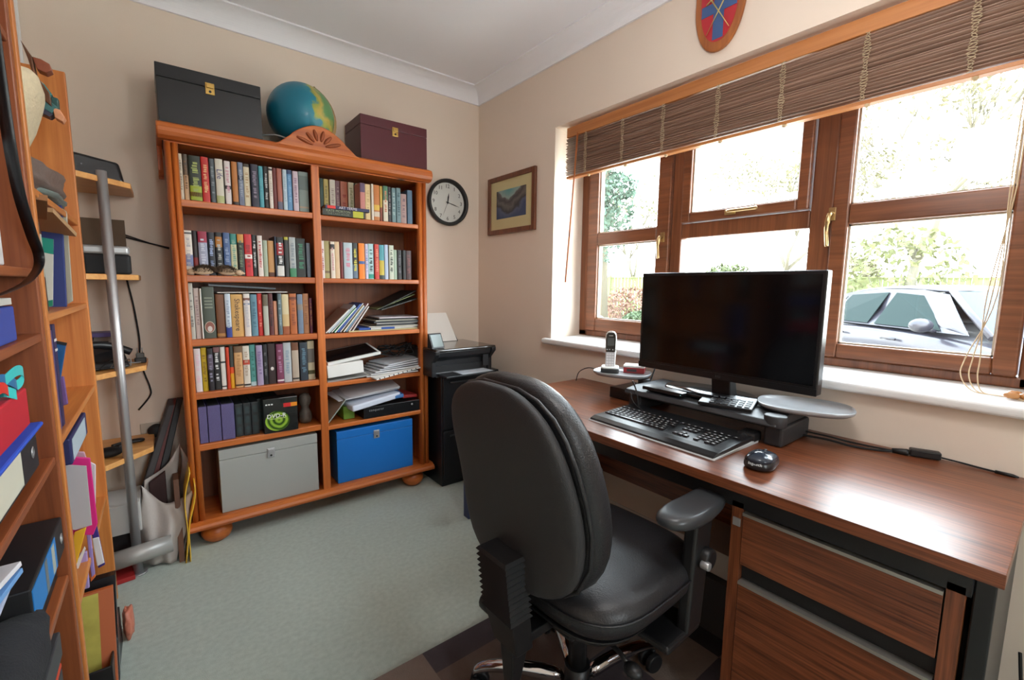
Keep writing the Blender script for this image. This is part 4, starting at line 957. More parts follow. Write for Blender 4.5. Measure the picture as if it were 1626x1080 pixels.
for k in range(5):
    a = R(134+72*k-2); d = Vector((math.cos(a), math.sin(a), 0)); q = Vector((0,0,1))
    rings = []
    for t, rr, z in ((.03,.024,.098),(.10,.022,.112),(.20,.020,.112),(.26,.018,.104),(.295,.015,.088),(.305,.012,.075)):
        rings.append([d*t+q*z+(d.cross(q)*math.cos(2*math.pi*i/14)*rr*.9+q*math.sin(2*math.pi*i/14)*rr) for i in range(14)])
    MB().ring_loft(rings).build('base_arm', CHROME, ch, world=False, sub=1)
    c = d*.298; e = d.cross(q)
    cs = MB().cyl(c+Vector((0,0,.05)), c+Vector((0,0,.08)), .007, 8)
    w_ = cs.build('caster', BLACK, ch, world=False)
    for s in (-1, 1): MB().cyl(c+e*s*.008-d*.012+Vector((0,0,.041)), c+e*s*.026-d*.012+Vector((0,0,.041)), .029, 20).build('wheel', BLACK, w_, world=False, bev=.004)
# ------------------------------------------------------------------ monitor
r = thing('monitor', 'large black flat monitor standing before the window', 'monitor', (-.20,-1.88,.832))
y0, y1, z0, z1 = -1.572, -2.207, .893, 1.268
MB().box(-.262,-.222,y0,y1,z0,z1).build('housing', mat('monitor_black', (18,18,20), .3), r, bev=.004)
MB().box(-.2635,-.262,y0-.012,y1+.012,z0+.030,z1-.012).build('screen', mat('dark_screen', (8,8,10), .10, spec=.32), r)
MB().box(-.2645,-.2625,y0,y1,z0,z0+.022).build('bezel', mat('monitor_black', (18,18,20), .3), r)
MB().text('LG', Matrix.Translation((-.2652,-1.905,z0+.012)) @ Matrix.Rotation(R(-90),4,'Z') @ Matrix.Rotation(R(90),4,'X'), .016, .0003).build('logo', DGREY, r, fix=False)
MB().box(-.225,-.18,-1.80,-1.96,.93,1.12).build('rear_bulge', BLACK, r, bev=.01)
MB().hexa([(-.215,-1.86,.83),(-.215,-1.93,.83),(-.165,-1.93,.83),(-.165,-1.86,.83)][::-1], [(-.222,-1.85,.99),(-.222,-1.92,.99),(-.19,-1.92,.99),(-.19,-1.85,.99)][::-1]).build('stand_neck', BLACK, r, bev=.004)
m = MB(); m.ring_loft([[Vector((-.185+.105*k*math.cos(2*math.pi*i/40), -1.835+.175*k*math.sin(2*math.pi*i/40), z)) for i in range(40)] for k, z in ((.97,.816),(1,.820),(1,.826),(.96,.831),(.3,.833))]); m.build('stand_base', mat('gloss_black', (14,14,16), .12), r)
# ------------------------------------------------------------------ riser with swivelling trays
r = thing('monitor_riser', 'black plastic monitor riser with two swivel trays on the desk', 'monitor riser', (-.20,-1.82,DZ))
RP = mat('riser_plastic', (44,45,48), .5)
m = MB(); m.prism([(-.335,.790),(-.325,.806),(-.26,.815),(-.07,.815),(-.055,.80),(-.07,.785),(-.32,.782)], -1.56, -2.13, 'xz'); m.build('platform', RP, r, bev=.004)
for y in (-1.585,-2.11): MB().box(-.30,-.08,y-.028,y+.028,DZ+.001,.784).build('foot', RP, r, bev=.008)
MB().cyl((-.30,-2.115,.785),(-.30,-2.115,.822),.032,22).build('hinge', RP, r, bev=.004)
MB().cyl((-.16,-1.53,.775),(-.16,-1.53,.822),.026,22).build('hinge', RP, r, bev=.004)
def tray(c, a, b, rot, name):
    M_ = Matrix.Translation(c) @ Matrix.Rotation(R(rot), 4, 'Z'); m = MB(); m.M = M_
    def ring(k, z, e=.72): return [Vector((a*k*math.copysign(abs(math.cos(t))**e, math.cos(t)), b*k*math.copysign(abs(math.sin(t))**e, math.sin(t)), z)) for t in [2*math.pi*i/44 for i in range(44)]]
    m.ring_loft([ring(.90,-.010), ring(.98,-.003), ring(1,.006), ring(.985,.007), ring(.965,.001), ring(.3,.001), ring(.02,.001)])
    return m.build(name, mat('tray_sky_sheen', (150,151,154), .22), r)  # the sky's reflection is put into this lighter grey
tray((-.148,-2.140,.832), .105, .135, 22, 'round_tray'); tray((-.178,-1.425,.832), .098, .125, 20, 'side_tray')
MB().box(-.24,-.14,-2.13,-2.06,.816,.822).build('tray_arm', RP, r); MB().box(-.19,-.14,-1.53,-1.42,.816,.822).build('tray_arm', RP, r)
# ------------------------------------------------------------------ cordless phone in its cradle
ph = thing('phone_cradle', 'small white charging cradle on the left swivel tray', 'phone cradle', (-.215,-1.385,.834), rotz=R(-52))
m = MB(); rbox(m, -.040,.040,-.036,.036,0,.018,.014); m.build('base', BLACK, ph, world=False, bev=.003)
m = MB(); rbox(m, -.038,.038,-.034,.034,.018,.026,.014); m.build('top', WHITEP, ph, world=False, bev=.003)
hs = thing('cordless_phone', 'white and black cordless handset standing in its cradle', 'phone', (-.215,-1.385,.851), rot=(R(-7), 0, R(-52)))
def hring(k, y0, y1, z, w=.0245): return None
pr = [(.019,0),(.022,.01),(.023,.05),(.0245,.10),(.0245,.14),(.022,.155),(.015,.163),(.006,.166)]
m = MB(); m.ring_loft([[Vector((w_*math.copysign(abs(math.cos(a))**.6, math.cos(a)), .002+.012*math.copysign(abs(math.sin(a))**.6, math.sin(a)), z)) for a in [2*math.pi*i/24 for i in range(24)]] for w_, z in pr]); m.build('shell', WHITEP, hs, world=False)
m = MB(); m.prism([(x, z) for x, z in [(-.020,.072),(.020,.072),(.0215,.13),(.020,.148),(.012,.158),(-.012,.158),(-.020,.148),(-.0215,.13)]], -.0125, -.0105, 'xz'); fp = m.build('face_plate', mat('gloss_black', (14,14,16), .12), hs, world=False)
MB().box(-.015,.015,-.0132,-.0125,.100,.135).build('display', mat('phone_lcd', (70,74,74), .2), fp, world=False)
MB().box(-.009,.009,-.0132,-.0125,.143,.146).build('lettering', mat('soft_grey', (170,170,170), .5), fp, world=False)
for i in range(4): MB().box(-.017+.010*i+(.002*i if i > 1 else 0),-.012+.010*i+(.002*i if i > 1 else 0),-.0134,-.0125,.080,.085).build('key', mat('soft_grey', (170,170,170), .5), fp, world=False)
m = MB(); m.box(-.0195,.0195,-.0118,-.0105,.006,.070); kp = m.build('keypad', mat('keypad_silver', (182,182,186), .4), hs, world=False)
for i in range(3):
    for j in range(5): MB().box(-.0165+.0115*i,-.0075+.0115*i,-.0128,-.0118,.010+.012*j,.018+.012*j).build('key', mat('key_pale', (214,214,216), .4), kp, world=False)
r = thing('small_box', 'small white lidded red box beside the phone on the tray', 'box', (-.130,-1.455,.834), rotz=R(-60))
MB().box(-.045,.045,-.032,.032,0,.024).build('body', mat('red_card', (160,44,50), .5), r, world=False, bev=.002); MB().box(-.046,.046,-.033,.033,.024,.034).build('lid', WHITEP, r, world=False, bev=.003)
MB().box(-.03,.012,-.0326,-.032,.006,.018).build('label', DGREY, r, world=False)
r = slab('drive_box', 'flat black external box at the left end of the riser', 'drive', (-.135,-1.470,DZ+.026), (.17,.155,.048), (26,26,28), rough=.3, bev=.003)
r = slab('drive_box', 'slim black box with a tiny blue light before the monitor stand', 'drive', (-.295,-1.72,.823), (.05,.17,.014), (22,22,24), rough=.3, bev=.003)
MB().ball((-.0255,-.08,0), .002, (1,1,1), 8, 6).build('indicator_light', mat('led_cyan', (150,230,240), .3), r, world=False)
r = thing('number_pad', 'small black handheld calculator lying on the riser under the monitor', 'calculator', (-.262,-1.945,.820), rot=(0, R(-8), R(14)))
MB().box(-.055,.055,-.085,.085,-.004,.008).build('case', BLACK, r, world=False, bev=.003)
for i in range(6):
    for j in range(4): MB().box(-.045+.018*j,-.033+.018*j,-.075+.022*i,-.060+.022*i,.008,.0105).build('key', DGREY, r, world=False)
# ------------------------------------------------------------------ keyboard
kb = thing('keyboard', 'black wireless keyboard with palm rest on the desk', 'keyboard', (-.425,-1.822,DZ), rotz=R(-1))
m = MB()
pf = [(-.135,.002),(-.130,.010),(-.11,.017),(-.085,.019),(-.070,.019),(.115,.026),(.128,.024),(.128,.012),(-.12,.0)]
m.prism(pf, -.242, .242, 'xz'); m.build('body', mat('keyboard_black', (30,31,34), .35), kb, world=False, bev=.003, seg=3)
m = MB(); m.prism([(-.137,.0005),(.131,.0005),(.131,.012),(-.132,.006)], -.2455, .2455, 'xz'); m.build('rim', mat('pale_rim', (190,194,198), .3), kb, world=False, bev=.001)
KM = mat('key_black', (36,37,40), .28); LGm = mat('key_legend', (205,208,212), .5)
rows_ = [(.100,.010,[(k*.0295,.020) for k in range(16)])]
def zt_(x): return .019+(x+.070)*.0378
kset = []
for rr in range(5):
    x = -.058+.0188*rr; n = [10,13,13,14,14][rr]; st_ = .228
    if rr == 0:
        ws = [.022,.018,.022,.105,.022,.018,.018,.022]
    else:
        a = [.030,.027,.022,.016][rr-1]; ws = [a]+[.0178]*(n-3)+[.030]
    y = st_
    for w_ in ws: kset.append((x, y-w_/2, .0155, w_-.002)); y -= w_+.0012
    y = -.068
    for c in range(3):
        if rr in (0,) or (rr == 1 and c == 1) or rr > 2: kset.append((x, y-c*.0185, .0155, .016))
    y = -.142
    for c in range(4):
        if not (rr == 0 and c == 1): kset.append((x, y-c*.0185-(0), .0155, .016))
for k in range(20): kset.append((.042, .224-.0232*k, .008, .016))
rng = random.Random(5)
shown = kset[:100]
for x, y, dx, dy in shown:
    z = zt_(x); k_ = MB().hexa([(x-dx/2,y-dy/2,z-.0),(x+dx/2,y-dy/2,z),(x+dx/2,y+dy/2,z),(x-dx/2,y+dy/2,z)], [(x-dx/2+.001,y-dy/2+.001,z+.0042),(x+dx/2-.001,y-dy/2+.001,z+.0042),(x+dx/2-.001,y+dy/2-.001,z+.0042),(x-dx/2+.001,y+dy/2-.001,z+.0042)])
    k_.mat = 1; l = min(.006, dy*.4); k_.box(x-.002,x+.003,y-l/2,y+l/2,z+.0042,z+.0044)
    k_.build('key', [KM, LGm], kb, world=False)
if len(kset) > 100:
    k_ = MB()
    for x, y, dx, dy in kset[100:]:
        z = zt_(x); k_.mat = 0; k_.box(x-dx/2,x+dx/2,y-dy/2,y+dy/2,z,z+.004); k_.mat = 1; k_.box(x-.002,x+.003,y-.003,y+.003,z+.004,z+.0043)
    o = k_.build('key', [KM, LGm], kb, world=False); o['kind'] = 'stuff'
# ------------------------------------------------------------------ mouse
r = thing('mouse', 'black contoured computer mouse on the desk right of the keyboard', 'mouse', (-.487,-2.160,DZ+.0005), rotz=R(8))
prf = [(0,.92),(.006,1.0),(.014,1.0),(.023,.94),(.031,.80),(.037,.58),(.0405,.30),(.0415,.05)]
def mring(k, z): return [Vector((.064*k*math.copysign(abs(math.cos(a))**.8, math.cos(a))-.004*(z/.04), (.041-.006*math.cos(a)*0+ -.004*math.exp(-((math.cos(a)-.1)**2)*8)*(1-z/.06))*k*math.copysign(abs(math.sin(a))**.8, math.sin(a)), z*(1+.06*math.cos(a)*-1))) for a in [2*math.pi*i/40 for i in range(40)]]
MB().ring_loft([mring(k, z) for z, k in prf]).build('body', mat('mouse_black', (28,30,34), .3), r, world=False, sub=1)
MB().ring_loft([mring(k*1.004, z+.0006) for z, k in prf[3:]]).build('top_shell', mat('mouse_gloss', (46,54,66), .18), r, world=False)
MB().cyl((.030,-.0035,.0335),(.030,.0035,.0335),.006,16).build('scroll_wheel', DGREY, r, world=False)
MB().text('logitech', Matrix.Translation((-.0625,0,.021)) @ Matrix.Rotation(R(-90),4,'Z') @ Matrix.Rotation(R(58),4,'X'), .011, .0003).build('logo', LGm, r, world=False, fix=False)
# ------------------------------------------------------------------ cables on the desk
def cable(pts, rad, label, name='cable', k=8, m_=None, cat='cable', group=None):
    o = MB().tube(catmull(pts, k), rad, 8).build(name, m_ or MBLACK); return tag(o, label, cat, group)
cz = DZ+.004
r = thing('power_cable', 'black power cable with inline adapter along the wall on the desk', 'cable', (-.06,-2.35,DZ))
MB().tube(catmull([(-.13,-2.11,cz+.004),(-.12,-2.20,cz+.008),(-.10,-2.27,cz),(-.075,-2.33,cz),(-.058,-2.36,cz+.003)],8), .0035, 8).build('flex', MBLACK, r)
MB().tube(catmull([(-.11,-2.11,cz+.015),(-.095,-2.20,cz+.012),(-.06,-2.25,cz),(-.055,-2.33,cz+.001),(-.055,-2.36,cz+.003)],8), .003, 8).build('flex', MBLACK, r)
MB().tube([(-.058,-2.355,cz+.004),(-.048,-2.385,cz+.005),(-.046,-2.390,cz+.005)], [.007,.010,.010], 10).build('plug', BLACK, r)
q = MB(); q.M = rotm((-.032,-2.425,cz+.009), 0, 0, 20); q.box(-.013,.013,-.035,.035,-.011,.011); q.build('adapter', BLACK, r, bev=.004)
MB().tube(catmull([(-.025,-2.455,cz+.006),(-.02,-2.50,cz+.003),(-.018,-2.54,cz),(-.022,-2.57,cz)],8), .0025, 8).build('flex', MBLACK, r)
MB().tube([(-.022,-2.568,cz),(-.024,-2.60,cz),(-.025,-2.612,cz)], [.005,.005,.002], 8).build('plug', BLACK, r)
cable([(-.09,-1.06,DZ+.002),(-.085,-1.075,DZ+.05),(-.10,-1.15,DZ+.085),(-.14,-1.25,DZ+.095),(-.17,-1.33,DZ+.105)], .0022, 'thin black phone cable rising from the desk to the left tray', 'phone_cable')
cable([(-.15,-1.55,.80),(-.10,-1.54,.86),(-.06,-1.545,.93),(-.12,-1.62,.96)], .003, 'black cable rising behind the left edge of the monitor')
cable([(-.345,-1.60,.80),(-.355,-1.63,.76),(-.335,-1.70,DZ+.006),(-.325,-1.78,DZ+.004),(-.33,-1.90,DZ+.004),(-.31,-2.0,DZ+.004)], .0022, 'thin cable looping under the front edge of the riser')
cable([(-.30,-1.575,.835),(-.33,-1.60,.838),(-.345,-1.63,.80),(-.345,-1.64,.745)], .003, 'black cable draped over the front left of the riser')
MB2 = thing('power_plug', 'black plug block on the desk under the right end of the riser', 'plug', (-.29,-2.06,DZ))
MB().box(-.335,-.275,-2.07,-2.015,DZ+.001,DZ+.035).build('body', BLACK, MB2, bev=.008); MB().cyl((-.34,-2.04,DZ+.02),(-.335,-2.04,DZ+.02),.012,14).build('socket', DGREY, MB2)
# ------------------------------------------------------------------ under the desk
slab('box', 'white cardboard box of paper on the floor under the desk, upper', 'box', (-.20,-1.93,.255), (.22,.30,.09), (196,190,182), rough=.8)
slab('box', 'dark storage box on the floor under the white paper box', 'box', (-.21,-1.92,.105), (.26,.34,.208), (52,50,50), rough=.7)
r = thing('power_adapter', 'black power adapter on the floor right of the desk', 'adapter', (-.35,-2.78,0))
MB().box(-.42,-.28,-2.82,-2.74,.001,.05).build('body', MBLACK, r, bev=.012); MB().tube(catmull([(-.28,-2.78,.03),(-.15,-2.72,.03),(-.06,-2.68,.12),(-.03,-2.66,.25)],8), .004, 8).build('flex', MBLACK, r)
# ------------------------------------------------------------------ shelving along the left wall
LX = -1.99
def shelving(name, label, y0, y1, zs, top, mats, th=.018, rail=None):
    r = thing(name, label, 'shelving', ((XL+LX)/2, (y0+y1)/2, 0))
    for y in (y0, y1): MB().box(XL+.004, LX, y-.010, y+.010, .0, top).build('side_panel', mats('z'), r, bev=.003)
    for z in zs: MB().box(XL+.012, LX-.004, min(y0,y1)+.010, max(y0,y1)-.010, z-th, z).build('shelf', mats('y'), r, bev=.003)
    MB().box(XL+.004, XL+.010, min(y0,y1), max(y0,y1), .02, top-.01).build('back_panel', mats('z'), r)
    return r
shelving('shelf_unit', 'honey pine shelf unit beside the corner shelves, stacked with folders', -.49, -1.235, [1.42,1.135,.84,.42], 1.905, pine2)
shelving('shelf_unit', 'reddish pine shelf unit nearest the camera at the left edge', -1.295, -2.16, [1.70,1.237,1.10,.825,.545,.10], 2.35, redpine)
def card(name, label, cat, px, y, th, col, group=None, rough=.6, mname=None):
    """a folder or sheet whose face looks down the room (towards -y): outline by its corners, real thickness"""
    P_ = [at(a, b, 'y', y) for a, b in px]; c = sum(P_, Vector())/len(P_)
    r = thing(name, label, cat, (c.x, y, min(p.z for p in P_)), group=group); m = MB(); m.prism([(p.x, p.z) for p in P_], y, y+th, 'xz')
    m.build('cover', mat(mname or '%s_%d_%d_%d' % ((name,)+tuple(col)), col, rough), r, bev=.0006 if th < .004 else .002); return r
def addcard(r, name, px, y, th, col, rough=.6):
    P_ = [at(a, b, 'y', y) for a, b in px]; m = MB(); m.prism([(p.x, p.z) for p in P_], y, y+th, 'xz'); return m.build(name, mat('card_%d_%d_%d' % tuple(col), col, rough), r)
def crumple(name, label, cat, c, size, col, seed, amp=.25, parts='sheet', rough=.45, rot=(0,0,0), bscale=14):
    r = thing(name, label, cat, c, rot=tuple(R(a) for a in rot)); rng = random.Random(seed); ph = [rng.uniform(0,6.28) for _ in range(8)]
    sx, sy, sz = size
    def f(d): return 1+amp*(math.sin(5*d.x+ph[0])*math.cos(4*d.y+ph[1])+.6*math.sin(9*d.z+7*d.x+ph[2])+.5*math.sin(13*d.y+ph[3]))*.6
    n, k = 32, 16; rings = []
    for j in range(k+1):
        a = math.pi*j/k; ring = []
        for i in range(n):
            b = 2*math.pi*i/n; d = Vector((math.sin(a)*math.cos(b), math.sin(a)*math.sin(b), -math.cos(a)))
            q = Vector([math.copysign(abs(v)**.75, v) for v in d])*f(d); ring.append(Vector((q.x*sx/2, q.y*sy/2, q.z*sz/2)))
        rings.append(ring)
    MB().ring_loft(rings, cap=False).build(parts, mat('%s_%d_%d_%d' % ((name,)+tuple(col)), col, rough, bump=1.0, bscale=bscale*3, var=.15, vscale=bscale), r, world=False); return r
# --- things on the honey pine unit
crumple('woolly_hat', 'cream woolly hat leaning on the top shelf of the honey unit', 'hat', (-2.065,-1.07,1.60), (.13,.26,.25), (214,200,168), 3, .06, 'crown', .95, rot=(0,22,0), bscale=60)
r = thing('toy_fish', 'painted wooden fish ornament with teal and orange fins on top shelf', 'ornament', (-2.04,-.80,1.64))
for px, col, nm in [([(34,66),(52,92),(58,120),(80,150),(84,172),(70,160),(56,128),(46,96)], (104,66,40), 'body_edge'), ([(52,92),(66,96),(80,104),(83,114),(74,118),(60,112)], (150,84,60), 'fin'), ([(58,124),(72,136),(84,152),(78,158),(62,146)], (50,130,130), 'teal_fin'), ([(62,150),(78,160),(92,172),(84,182),(66,172)], (70,120,120), 'teal_fin'), ([(84,172),(96,176),(104,188),(100,195),(88,188)], (226,160,120), 'tail_tip'), ([(64,170),(86,184),(80,188),(62,180)], (60,60,80), 'lower_fin'), ([(80,152),(92,156),(94,178),(84,176)], (50,90,88), 'flank')]:
    P_ = [at(a,b,'y',-.80) for a,b in px]; MB().prism([(p.x,p.z) for p in P_], -.80-.004*len(nm)%.02, -.775, 'xz').build(nm, mat('paint_%d_%d_%d' % col, col, .4, var=.3, vscale=60), r, bev=.002)
MB().tube([(-2.10,-.79,1.42),(-2.09,-.79,1.66)], .006, 8).build('stand', BRASS, r)
crumple('carrier_bag', 'folded grey brown plastic bags heaped below the woolly hat', 'bag', (-2.085,-.90,1.485), (.19,.50,.10), (112,98,92), 5, .16)
crumple('carrier_bag', 'pale blue grey plastic bag under the folded brown bags', 'bag', (-2.075,-.80,1.447), (.17,.42,.030), (110,124,120), 9, .10)
slab('envelope', 'brown paper envelope on the edge of the second shelf, honey unit', 'envelope', (-2.07,-1.06,1.397), (.15,.22,.014), (150,104,66), rot=(-6,4,8), rough=.8)
slab('envelope', 'manila envelope sloping on the binders of the honey unit', 'envelope', (-2.065,-.90,1.379), (.17,.24,.012), (176,140,100), rot=(-10,6,-5), rough=.8)
r = thing('ring_binder', 'black ring binder standing first on the honey unit second shelf', 'binder', (-2.12,-1.15,1.135))
MB().box(-2.25,-2.002,-1.185,-1.125,1.137,1.35).build('cover', mat('binder_black', (30,31,34), .3), r, bev=.003)
MB().box(-2.001,-1.9995,-1.170,-1.140,1.22,1.32).build('spine_label', mat('label_pale', (170,176,166), .5), r)
bf = card('folder', 'royal blue folder standing behind the white and green brochure', 'folder', [(60,322),(98,326),(106,487),(78,492)], -.80, .012, (40,56,120))
r = card('brochure', 'white and green brochure standing in front of the royal blue folder', 'brochure', [(60,376),(85,380),(84,486),(62,492)], -.98, .003, (206,206,196))
addcard(r, 'green_band', [(60,376),(85,380),(85,404),(64,400)], -.9806, .0005, (20,140,120)); addcard(r, 'green_foot', [(63,480),(84,476),(84,486),(62,490)], -.9806, .0005, (20,130,100))
card('plastic_sleeve', 'clear glittery plastic sleeve at the right of the royal blue folder', 'sleeve', [(97,330),(106,336),(116,478),(106,484)], -.76, .006, (170,166,150), rough=.2)
for k, (c, y, h, lab) in enumerate([((120,110,160),-1.16,.255,'pale purple book on the honey unit, third shelf'),((80,70,130),-1.125,.250,'violet book beside the pale purple one, third shelf'),((52,44,84),-1.08,.262,'dark book with two white bands on the honey unit')]):
    r = thing('book', lab, 'book', (-2.10,y,.84), group='books on the honey unit third shelf')
    MB().box(-2.22,-2.004,y-.014,y+.014,.841,.841+h).build('cover', bookmat(c), r, bev=.001)
    if k == 2:
        for zz in (1.06,1.035): MB().box(-2.004,-2.003,y-.0135,y+.0135,zz,zz+.006).build('spine_band', WHITEP, r)
r = card('folder', 'glossy blue folder with black edge leaning on the honey unit', 'folder', [(66,540),(105,548),(87,658),(76,660)], -1.03, .006, (30,86,140), rough=.3)
addcard(r, 'black_edge', [(66,537),(106,545),(105,549),(66,541)], -1.031, .008, (24,24,26)); addcard(r, 'pale_corner', [(66,542),(80,545),(76,600),(70,600)], -1.0306, .0005, (110,150,160))
card('folder', 'mauve folder standing behind the glossy blue folder', 'folder', [(90,600),(101,598),(108,642),(96,646)], -.93, .010, (110,80,140))
nv = thing('lever_arch_file', 'navy lever arch file lying on the folders of the honey unit', 'lever arch file', (-2.09,-.93,.735))
MB().box(-2.24,-1.995,-1.09,-.78,.735,.805).build('cover', mat('navy_card', (38,44,92), .45), nv, bev=.004)
MB().box(-2.22,-2.01,-1.0915,-1.09,.742,.798).build('inner_edge', mat('inner_black', (22,22,24), .6), nv)
MB().box(-1.995,-1.994,-1.07,-.82,.742,.798).build('spine_label', mat('label_blue_white', (180,196,206), .5), nv)
yy = -1.02
card('folder', 'hot pink plastic folder standing in the honey unit lower shelf', 'folder', [(92,724),(143,728),(155,832),(148,850),(112,850)], yy, .008, (216,40,130), rough=.35)
card('paper', 'grey printed sheets in front of the hot pink folder', 'papers', [(97,738),(137,740),(146,834),(120,842),(104,840)], yy-.012, .003, (188,186,190))
card('paper', 'white sheets behind the hot pink folder, right side', 'papers', [(140,732),(152,738),(152,812),(146,812)], yy+.03, .004, (206,200,206))
card('folder', 'pale pink folder behind the hot pink one', 'folder', [(92,716),(134,718),(138,730),(94,730)], yy+.02, .006, (190,150,166))
card('folder', 'bright blue folder at the left of the pink folders', 'folder', [(86,718),(100,720),(104,768),(92,770)], yy-.05, .010, (50,70,180))
crumple('cloth_bag', 'dark purple cloth bag hanging by the printed sheets', 'bag', (-2.06,-1.10,.635), (.05,.03,.20), (70,52,78), 4, .12)
yy = -.98
card('folder', 'yellow folder leaning low in the honey unit', 'folder', [(118,846),(137,838),(122,896),(108,900)], yy-.06, .008, (226,176,40))
card('folder', 'pale orange card folder behind the yellow folder', 'folder', [(108,860),(120,850),(112,900),(104,900)], yy-.03, .008, (206,150,100))
card('folder', 'lilac folder standing low in the honey unit', 'folder', [(126,880),(138,876),(142,934),(120,940)], yy-.02, .010, (170,150,206))
card('folder', 'light purple slim folder right of the lilac folder', 'folder', [(136,840),(143,838),(151,912),(145,918)], yy, .006, (150,130,190))
card('folder', 'orange folder between the lilac and white folders', 'folder', [(137,884),(141,884),(152,916),(144,925)], yy+.01, .006, (220,110,50))
card('folder', 'white folder with dark blue back in the honey unit', 'folder', [(146,856),(157,853),(166,894),(154,900)], yy+.03, .004, (214,214,216))
card('folder', 'dark blue folder behind the white folder', 'folder', [(143,836),(154,836),(167,897),(156,903)], yy+.045, .006, (54,40,130))
card('paper', 'white crumpled paper beside the lilac folder', 'paper', [(118,900),(134,868),(136,872),(124,905)], yy-.05, .003, (220,220,222))
# --- things on the reddish unit
def onx(name, label, cat, y0, y1, z0, z1, col, x1=LX-.012, x0=XL+.03, rough=.5, bev=.003, group=None):
    r = thing(name, label, cat, ((x0+x1)/2, (y0+y1)/2, z0), group=group); MB().box(x0, x1, y0, y1, z0, z1).build('body', mat('%s_%d_%d_%d' % ((name,)+tuple(col)), col, rough), r, bev=bev); return r
for k, (a, c) in enumerate([(-1.50,(206,206,208)),(-1.535,(190,194,204)),(-1.565,(214,210,204))]):
    r = onx('book', ['white edged book standing nearest the panel, reddish unit','pale blue grey book left of the white edged one','off white book at the left picture edge'][k], 'book', a-.014, a+.014, 1.238, 1.238+.215-.004*k, c, group='books on the reddish unit')
onx('box', 'small blue box on the reddish unit', 'box', -1.60, -1.46, 1.101, 1.165, (50,74,160))
onx('notebook', 'white spiral notebook above the small blue box', 'notebook', -1.62, -1.47, 1.168, 1.180, (206,206,200), bev=.001)
rb = onx('open_box', 'red card box full of ribbons on the reddish unit', 'box', -1.80, -1.485, .945, 1.015, (190,30,48), x0=-2.2, x1=LX-.004)
for k, (c, pts, nm) in enumerate([((60,190,190),[(-2.02,-1.60,1.018),(-2.0,-1.53,1.05),(-1.995,-1.49,1.045),(-2.0,-1.50,1.025),(-2.02,-1.56,1.020),(-2.0,-1.60,1.030),(-1.99,-1.58,1.02)],'turquoise ribbon curling out of the red box'),((40,110,160),[(-2.03,-1.66,1.02),(-2.01,-1.57,1.045),(-2.0,-1.52,1.028),(-2.01,-1.50,1.02),(-2.03,-1.55,1.03)],'deep blue ribbon in the red box'),((210,50,40),[(-2.01,-1.68,1.025),(-1.998,-1.62,1.04),(-1.995,-1.585,1.02)],'red ribbon at the front of the red box')]):
    p = catmull(pts, 6); m = MB(); m.ring_loft([[q+Vector((-.0005,0,-.009)), q+Vector((.0005,0,-.009)), q+Vector((.0005,0,.009)), q+Vector((-.0005,0,.009))] for q in p], smooth=False)
    tag(m.build('ribbon', mat('ribbon_%d' % k, c, .35)), nm, 'ribbon', 'ribbons in the red box')
onx('folder', 'bright blue folder under the red box', 'folder', -1.80, -1.43, .928, .936, (40,84,200), x1=LX+.004)
onx('folder', 'dusty pink folder between the bright blue folder and red box', 'folder', -1.80, -1.46, .937, .944, (206,140,160))
r = onx('lever_arch_file', 'black lever arch file with white spine label, under the blue folder', 'lever arch file', -1.80, -1.405, .840, .925, (36,36,40))
MB().box(LX-.012, LX-.0108, -1.79, -1.54, .848, .918).build('spine_label', mat('label_cream', (206,204,186), .6), r)
MB().lathe([(.010,0),(.012,.0015),(.009,.0025)], (LX-.012,-1.455,.882), 'x', 20).build('finger_ring', STEEL, r)
for k, (z, c, dx) in enumerate([(.70,(206,210,220),.01),(.712,(190,200,226),.02),(.724,(214,214,218),.0),(.736,(110,160,216),.025),(.748,(220,220,226),.015)]):
    slab('paper', ['lowest loose papers on the black box file, reddish unit','lavender papers second in the loose pile','white papers in the middle of the loose pile','sky blue sheet in the loose pile','topmost white papers of the loose pile'][k], 'papers', (-2.125+dx*.6, -1.76, z), (.21,.24,.008), c, rot=(0,3-2*k,6-4*k), group='loose papers on the reddish unit', bev=.001)
r = onx('lever_arch_file', 'large black lever arch file with blue spine label lying flat', 'lever arch file', -1.62, -1.312, .612, .688, (30,30,33), x1=LX-.004)
MB().box(LX-.004, LX-.0028, -1.615, -1.405, .618, .682).build('spine_label', mat('label_blue', (30,130,206), .4), r); MB().box(LX-.0028, LX-.0022, -1.45, -1.425, .622, .678).build('label_panel', mat('label_pale', (170,176,166), .5), r)
MB().box(LX-.0028, LX-.0022, -1.515, -1.495, .618, .682).build('label_band', mat('label_grey', (110,120,124), .5), r)
MB().lathe([(.010,0),(.012,.0015),(.009,.0025)], (LX-.004,-1.345,.650), 'x', 20).build('finger_ring', STEEL, r)
onx('box_file', 'black box file beneath the large lever arch file', 'box file', -1.65, -1.315, .547, .610, (24,24,27), x1=LX-.02)
crumple('jacket', 'dark charcoal jacket bundled at the bottom left picture edge', 'jacket', (-2.02,-1.72,.604), (.10,.26,.115), (38,40,44), 8, .12, 'cloth', .95, bscale=80)
onx('box_file', 'dark grey storage box under the orange red folder', 'box', -1.66, -1.42, .101, .399, (58,58,62)); onx('box_file', 'black box under the loose papers on the reddish unit', 'box', -1.92, -1.64, .546, .690, (26,26,29), x1=-2.08)
onx('folder', 'orange red folder low on the reddish unit', 'folder', -1.62, -1.42, .40, .412, (200,70,40)); onx('box_file', 'grey box file above the orange red folder', 'box file', -1.62, -1.40, .415, .47, (60,62,66))
